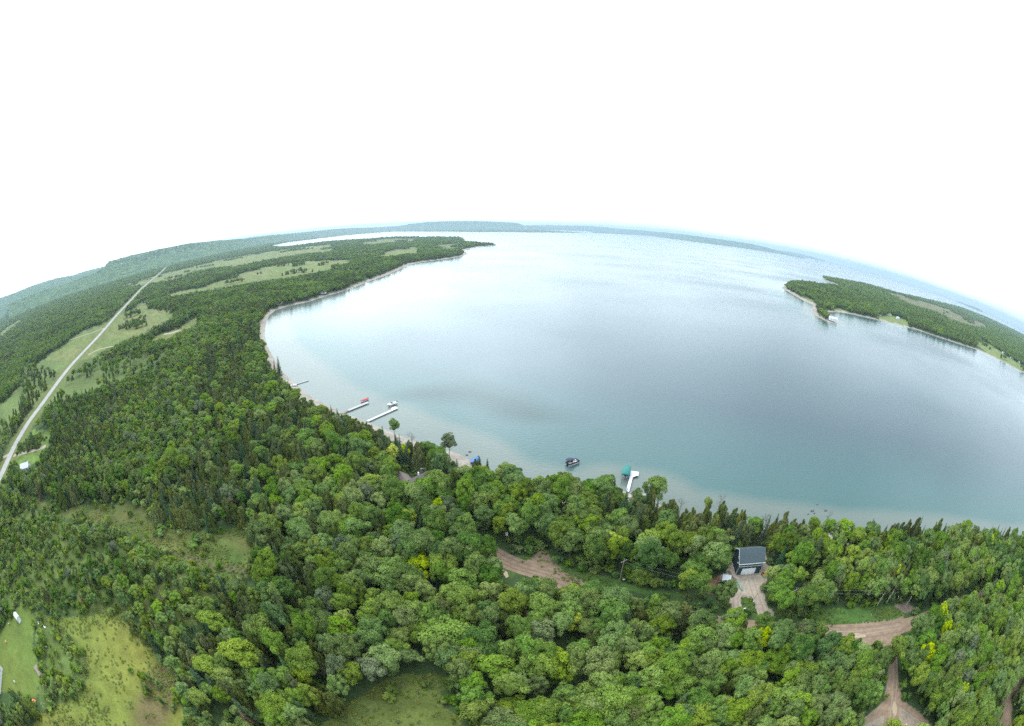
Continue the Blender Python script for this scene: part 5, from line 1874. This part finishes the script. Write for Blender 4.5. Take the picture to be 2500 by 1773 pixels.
for q_ in range(7):
    t_ = -1+q_/3
    hh = 2.75-.45*t_*t_
    rr.append([(-1.35+t_*1.6, -1.35, hh-.3), (-1.35+t_*1.6, -.8, hh-.05), (-1.35+t_*1.6, 0, hh), (-1.35+t_*1.6, .8, hh-.05), (-1.35+t_*1.6, 1.35, hh-.3), (-1.35+t_*1.6, .8, hh-.11), (-1.35+t_*1.6, 0, hh-.06), (-1.35+t_*1.6, -.8, hh-.11)])
MB().loft(rr).build('canopy', M['navy'], e, True)
for x2 in (-2.5, -.3):
    for s_ in (-1.2, 1.2):
        MB().tube([(x2, s_, .6), (x2, s_, 2.1)], [.03, .03], 5).build('canopy_pole', M['metal'], e)
MB().box(-3.2, -2.85, -.2, .2, .3, 1.2).build('outboard_motor', M['dark'], e)

# boat lift with teal canopy
zc_ = 2.7
a_, b_ = Vector(G(1527.5, 1157, zc_)), Vector(G(1532, 1136.5, zc_))
L_ = (b_-a_).length
e = empty('boat_lift', a_.x, a_.y, 0, math.atan2(b_.y-a_.y, b_.x-a_.x), 'boat lift under a teal canvas canopy at the white dock', 'boat lift')
rr = []
for x2 in (0, .25, L_-.25, L_):
    en = .22 if x2 in (0, L_) else 0
    rr.append([(x2, -1.55, zc_-.75), (x2, -1.55, zc_-.25-en), (x2, -.8, zc_+.02-en), (x2, 0, zc_+.12-en), (x2, .8, zc_+.02-en), (x2, 1.55, zc_-.25-en), (x2, 1.55, zc_-.75)])
MB().loft(rr).build('canopy', M['teal'], e, True)
for x2 in (.6, L_-.6):
    for s_ in (-1.45, 1.45):
        MB().tube([(x2, s_, -1.6), (x2, s_, zc_-.7)], [.06, .06], 6).build('leg', M['metal'], e)
    MB().box(x2-.06, x2+.06, -1.4, 1.4, .15, .3).build('crossbeam', M['metal'], e)
x_, y_ = (a_+b_)/2
boat('motor_boat', x_, y_, math.atan2(b_.y-a_.y, b_.x-a_.x), min(5.6, L_-.5), 2.2, M['white'], M['dark'], 'white boat in the shade beneath the teal canopy', z=.35)

# ---- cottage with two brown roofs
zr_ = 5.6
w1a, w1b = Vector(G(993, 1184, zr_)), Vector(G(974, 1160, zr_))
w2a, w2b = Vector(G(1001, 1180, zr_)), Vector(G(1043, 1160, zr_))
e = empty('cottage', w1a.x, w1a.y, Z0, 0, 'cottage with two brown gabled roofs meeting in a V, deep in the trees', 'cottage')
for n_, (a_, b_) in enumerate(((w1a, w1b), (w2a, w2b))):
    d_ = b_-a_
    L_ = d_.length
    r_ = math.atan2(d_.y, d_.x)
    wl = gable_wall(MB(), 0, L_, -3.1, 3.1, 2.9, 5.1-.1*n_).build('wall', M['siding_dark'], e)
    wl.location = (a_.x-w1a.x, a_.y-w1a.y, 0)
    wl.rotation_euler = (0, 0, r_)
    rf = gable_roof(MB(), -.6, L_+.4, -3.6, 3.6, 2.6, 5.3-.1*n_).build('roof', M['shingle_brown'], e)
    rf.location = wl.location
    rf.rotation_euler = wl.rotation_euler
    if n_ == 1:
        ch = MB().box(L_-2.0, L_-1.2, .6, 1.4, 3.6, 6.5).build('chimney', M['stone'], rf)
        MB().tube([(L_-3.2, .9, 4.6), (L_-3.2, .9, 5.6)], [.35, .28], 8).build('roof_vent', M['white'], rf)
    else:
        f_ = MB().box(-.08, -.01, -1.4, 1.4, 1.0, 3.4).build('window', M['white'], wl)
        MB().box(-.11, -.082, -1.25, 1.25, 1.15, 3.25).build('pane', M['glass'], f_)

# ---- small houses by the main road, the lawn, the beaches and the headland
x_, y_ = G(61, 1138, LAND_Z+2.5)
house('house', x_, y_, ang((48, 1141), (72, 1133)), 9, 7, 2.7, 4.4, M['siding_grey'], M['siding_grey'], 'small house with a pale grey roof beside the main road junction', nwin=3)
x_, y_ = G(39, 1503, LAND_Z+2)
e = empty('white_shed', x_, y_, Z0, ang((34, 1494), (48, 1512)), 'small white shed at the top end of the mown lawn', 'shed')
gable_wall(MB(), -1.9, 1.9, -1.25, 1.25, 1.9, 2.4).build('wall', M['pale'], e)
gable_roof(MB(), -2.05, 2.05, -1.4, 1.4, 1.85, 2.5, .08).build('roof', M['metal_roof'], e)
MB().box(-.45, .45, -1.31, -1.253, 0, 1.7).build('door', M['white'], e)
x_, y_ = G(-13, 1645, LAND_Z+2.8)
house('mobile_home', x_, y_, ang((-6, 1690), (2, 1605), LAND_Z+2.8), 13.5, 3.6, 2.5, 2.95, M['siding_grey'], M['pale'], 'long white mobile home at the left end of the mown lawn', 'mobile home', nwin=4, chimney=False)
x_, y_ = G(92, 1637, LAND_Z+.6)
e = empty('flat_trailer', x_, y_, Z0, ang((84, 1625), (100, 1652)), 'dark weathered flat trailer on the right edge of the mown lawn', 'trailer')
mb = MB()
for q_ in range(9):
    mb.box(-2.6, 2.6, -1.35+q_*.3, -1.35+q_*.3+.27, .62, .7)
mb.build('bed', M['wood'], e)
MB().box(2.6, 4.0, -.06, .06, .45, .56).build('drawbar', M['metal'], e)
for q_ in (-.55, .55):
    for s_ in (-1.45, 1.25):
        w_ = MB().tube([(q_, s_, .38), (q_, s_+.2, .38)], [.38, .38], 12).build('wheel', M['dark'], e)
        MB().tube([(q_, s_-.02, .38), (q_, s_+.22, .38)], [.18, .18], 8).build('rim', M['metal'], w_)
x_, y_ = G(83, 1712, LAND_Z+.6)
e = empty('picnic_table', x_, y_, Z0, ang((74, 1708), (92, 1716)), 'red picnic table at the bottom corner of the mown lawn', 'picnic table')
mb = MB()
for q_ in range(4):
    mb.box(-1.1, 1.1, -.42+q_*.22, -.42+q_*.22+.19, .72, .77)
mb.build('tabletop', M['orange'], e)
for s_ in (-.85, .6):
    MB().box(-1.1, 1.1, s_, s_+.26, .42, .47).build('bench', M['orange'], e)
for x2 in (-.8, .8):
    MB().tube([(x2, -.75, 0), (x2, 0, .72)], [.05, .05], 4).build('leg', M['orange'], e)
    MB().tube([(x2, .75, 0), (x2, 0, .72)], [.05, .05], 4).build('leg', M['orange'], e)


def chair(px, py, rz, label):
    x2, y2 = G(px, py, LAND_Z+.4)
    e_ = empty('garden_chair', x2, y2, Z0, rz, label, 'chair', 'white chairs at the lawn edge')
    MB().box(-.3, .3, -.3, .3, .4, .45).build('seat', M['white'], e_)
    MB().slab([(-.3, .28, .44), (.3, .28, .44), (.3, .45, 1.05), (-.3, .45, 1.05)], .04).build('backrest', M['white'], e_)
    for a2 in (-.26, .26):
        for b2 in (-.26, .26):
            MB().tube([(a2, b2, 0), (a2, b2, .4)], [.03, .03], 5).build('leg', M['white'], e_)


for q_ in ((94, 1523, .4, 'white garden chair farthest up the lawn edge'), (102, 1520, 1.4, 'white garden chair second from the top of the lawn edge'),
           (110, 1532, 2.2, 'white garden chair just below the top pair at the lawn edge'), (105, 1585, 3.0, 'white garden chair beside a bush halfway down the lawn edge'),
           (113, 1579, 4.1, 'white garden chair behind the bush halfway down the lawn edge')):
    chair(*q_)
for px_, py_, mat_, lab in ((15, 1568, 'orange', 'small orange barrel standing on the mown lawn'), (36, 1665, 'white', 'small white barrel on the lawn beside the mobile home'), (23, 1525, 'wood', 'brown barrel at the top left of the lawn')):
    x_, y_ = G(px_, py_, LAND_Z+.4)
    e = empty('barrel', x_, y_, Z0, 0, lab, 'barrel')
    MB().tube([(0, 0, 0), (0, 0, .3), (0, 0, .6), (0, 0, .9)], [.3, .36, .36, .3], 12).build('body', M[mat_], e, True)
    MB().tube([(0, 0, .9), (0, 0, .95)], [.31, .31], 12).build('lid', M['metal'], e)
for px_, py_, w_, d_, rt_, rm_, lab in (
        (684, 737, 11, 8, .3, 'pale', 'pale cottage in the trees behind the west beach curve'),
        (790, 712, 8, 6, .2, 'shingle', 'grey-roofed cottage in the trees along the far beach'),
        (828, 700, 7, 6, .2, 'shingle_brown', 'small brown-roofed cottage farthest along the far beach'),
        (2034, 778, 15, 9, -.5, 'metal_roof', 'long white-roofed boathouse on the small point of the headland'),
        (2128, 762, 15, 9, -.3, 'metal_roof', 'pale-roofed house in the clearing of the headland, left of three'),
        (2146, 766, 12, 8, -.2, 'shingle', 'blue-grey roofed house between trees in the headland clearing'),
        (2170, 766, 14, 9, -.3, 'shingle_brown', 'house with white gable and reddish roof, right of three on the headland'),
        (2192, 776, 9, 5, -.3, 'metal_roof', 'low pale shed on the grass of the headland clearing'),
        (2452, 861, 20, 8, -.6, 'metal_roof', 'long pale house at the top of the headland meadow'),
        (2470, 873, 16, 8, -.6, 'metal_roof', 'pale house just below the long one by the headland meadow'),
        (2489, 884, 14, 8, -.6, 'pale', 'white house nearest the right edge of the picture'),
        (410, 633, 34, 18, .8, 'pale', 'white building at the far end of the straight road')):
    x_, y_ = G(px_, py_, LAND_Z+3)
    house('house', x_, y_, rt_, w_, d_, 3.2 if w_ < 30 else 9, 5.6 if w_ < 30 else 14, M[rm_], M['pale'], lab, 'house', chimney=False, nwin=3)

# ---- things at the bottom right corner
x_, y_ = G(2247, 1800, LAND_Z+2)
e = empty('round_tent', x_, y_, Z0, 0, 'round yellow tent roof cut by the bottom edge near the dirt road', 'tent')
n_ = 18
mb = MB()
ringz = ((3.6, 1.7), (3.3, 2.05), (2.4, 2.6), (1.2, 3.0), (.1, 3.2))
mb.loft([[(r2*math.cos(6.2832*q_/n_)*(1 if q_ % 2 else .97), r2*math.sin(6.2832*q_/n_)*(1 if q_ % 2 else .97), z2) for q_ in range(n_)] for r2, z2 in ringz])
mb.build('canopy', M['yellow'], e)
for q_ in range(6):
    a_ = 6.2832*q_/6
    MB().tube([(3.3*math.cos(a_), 3.3*math.sin(a_), 0), (3.3*math.cos(a_), 3.3*math.sin(a_), 1.75)], [.05, .05], 6).build('pole', M['metal'], e)
x_, y_ = G(2200, 1780, LAND_Z)
e = empty('marker_post', x_, y_, Z0, 0, 'thick yellow post beside the road at the bottom edge', 'post')
MB().tube([(0, 0, -.2), (0, 0, 2.2)], [.28, .28], 10).build('post', M['yellow'], e)
MB().tube([(0, 0, 2.2), (0, 0, 2.3)], [.3, .2], 10).build('cap', M['yellow'], e)

# ---- rocks in the shallows and on the beaches
rk = ((1983, 1247, .9), (1988, 1253, .6), (1973, 1255, .5), (2016, 1246, .8), (1147, 1103, .7), (1140, 1111, .6), (1995, 1231, .5), (1862, 1268, .7), (1541, 1206, .6), (1547, 1207, .5), (1870, 1270, .5))
RL = ['largest grey rock in the shallows west of the easternmost bare tree', 'grey rock just below the largest one in the shallows', 'small grey rock left of the largest one in the shallows',
      'grey rock in the water beside the easternmost bare tree', 'grey rock in the water off the small sand beach', 'smaller grey rock nearer the sand of the small beach',
      'small rock farthest out in the shallows above the largest one', 'grey rock on the sand gap beneath the bare bush-like tree', 'grey rock at the foot of the white dock',
      'small grey rock right of the dock foot', 'small grey rock right of the bare bush-like tree']
for q_, (a_, b_, s_) in enumerate(rk):
    x_, y_ = G(a_, b_, .1)
    V_, F_ = ICO
    rg_ = np.random.default_rng(900+q_)
    me = mesh_np('rock', V_*np.array([s_, s_*.8, s_*.55])*(1+.15*rg_.normal(size=(len(V_), 1))), F_, M['stone'])
    o = link(bpy.data.objects.new('rock', me))
    o.location = (x_, y_, .05)
    tag(o, RL[q_], 'rock', 'rocks along the near shore')

# ============================================================ haze
HAZE_DENSITY = 8.5e-5
hv = MB().box(-30000, 30000, -30000, 30000, -12, 340)
haze = hv.build('haze', bpy.data.materials.new('haze_air'))
tag(haze, kind='stuff')
hz = haze.data.materials[0]
hz.use_nodes = True
hz.node_tree.nodes.clear()
pv = hz.node_tree.nodes.new('ShaderNodeVolumePrincipled')
pv.inputs['Color'].default_value = (.41, .53, .64, 1)
pv.inputs['Density'].default_value = HAZE_DENSITY
pv.inputs['Anisotropy'].default_value = .2
ho = hz.node_tree.nodes.new('ShaderNodeOutputMaterial')
hz.node_tree.links.new(pv.outputs[0], ho.inputs['Volume'])
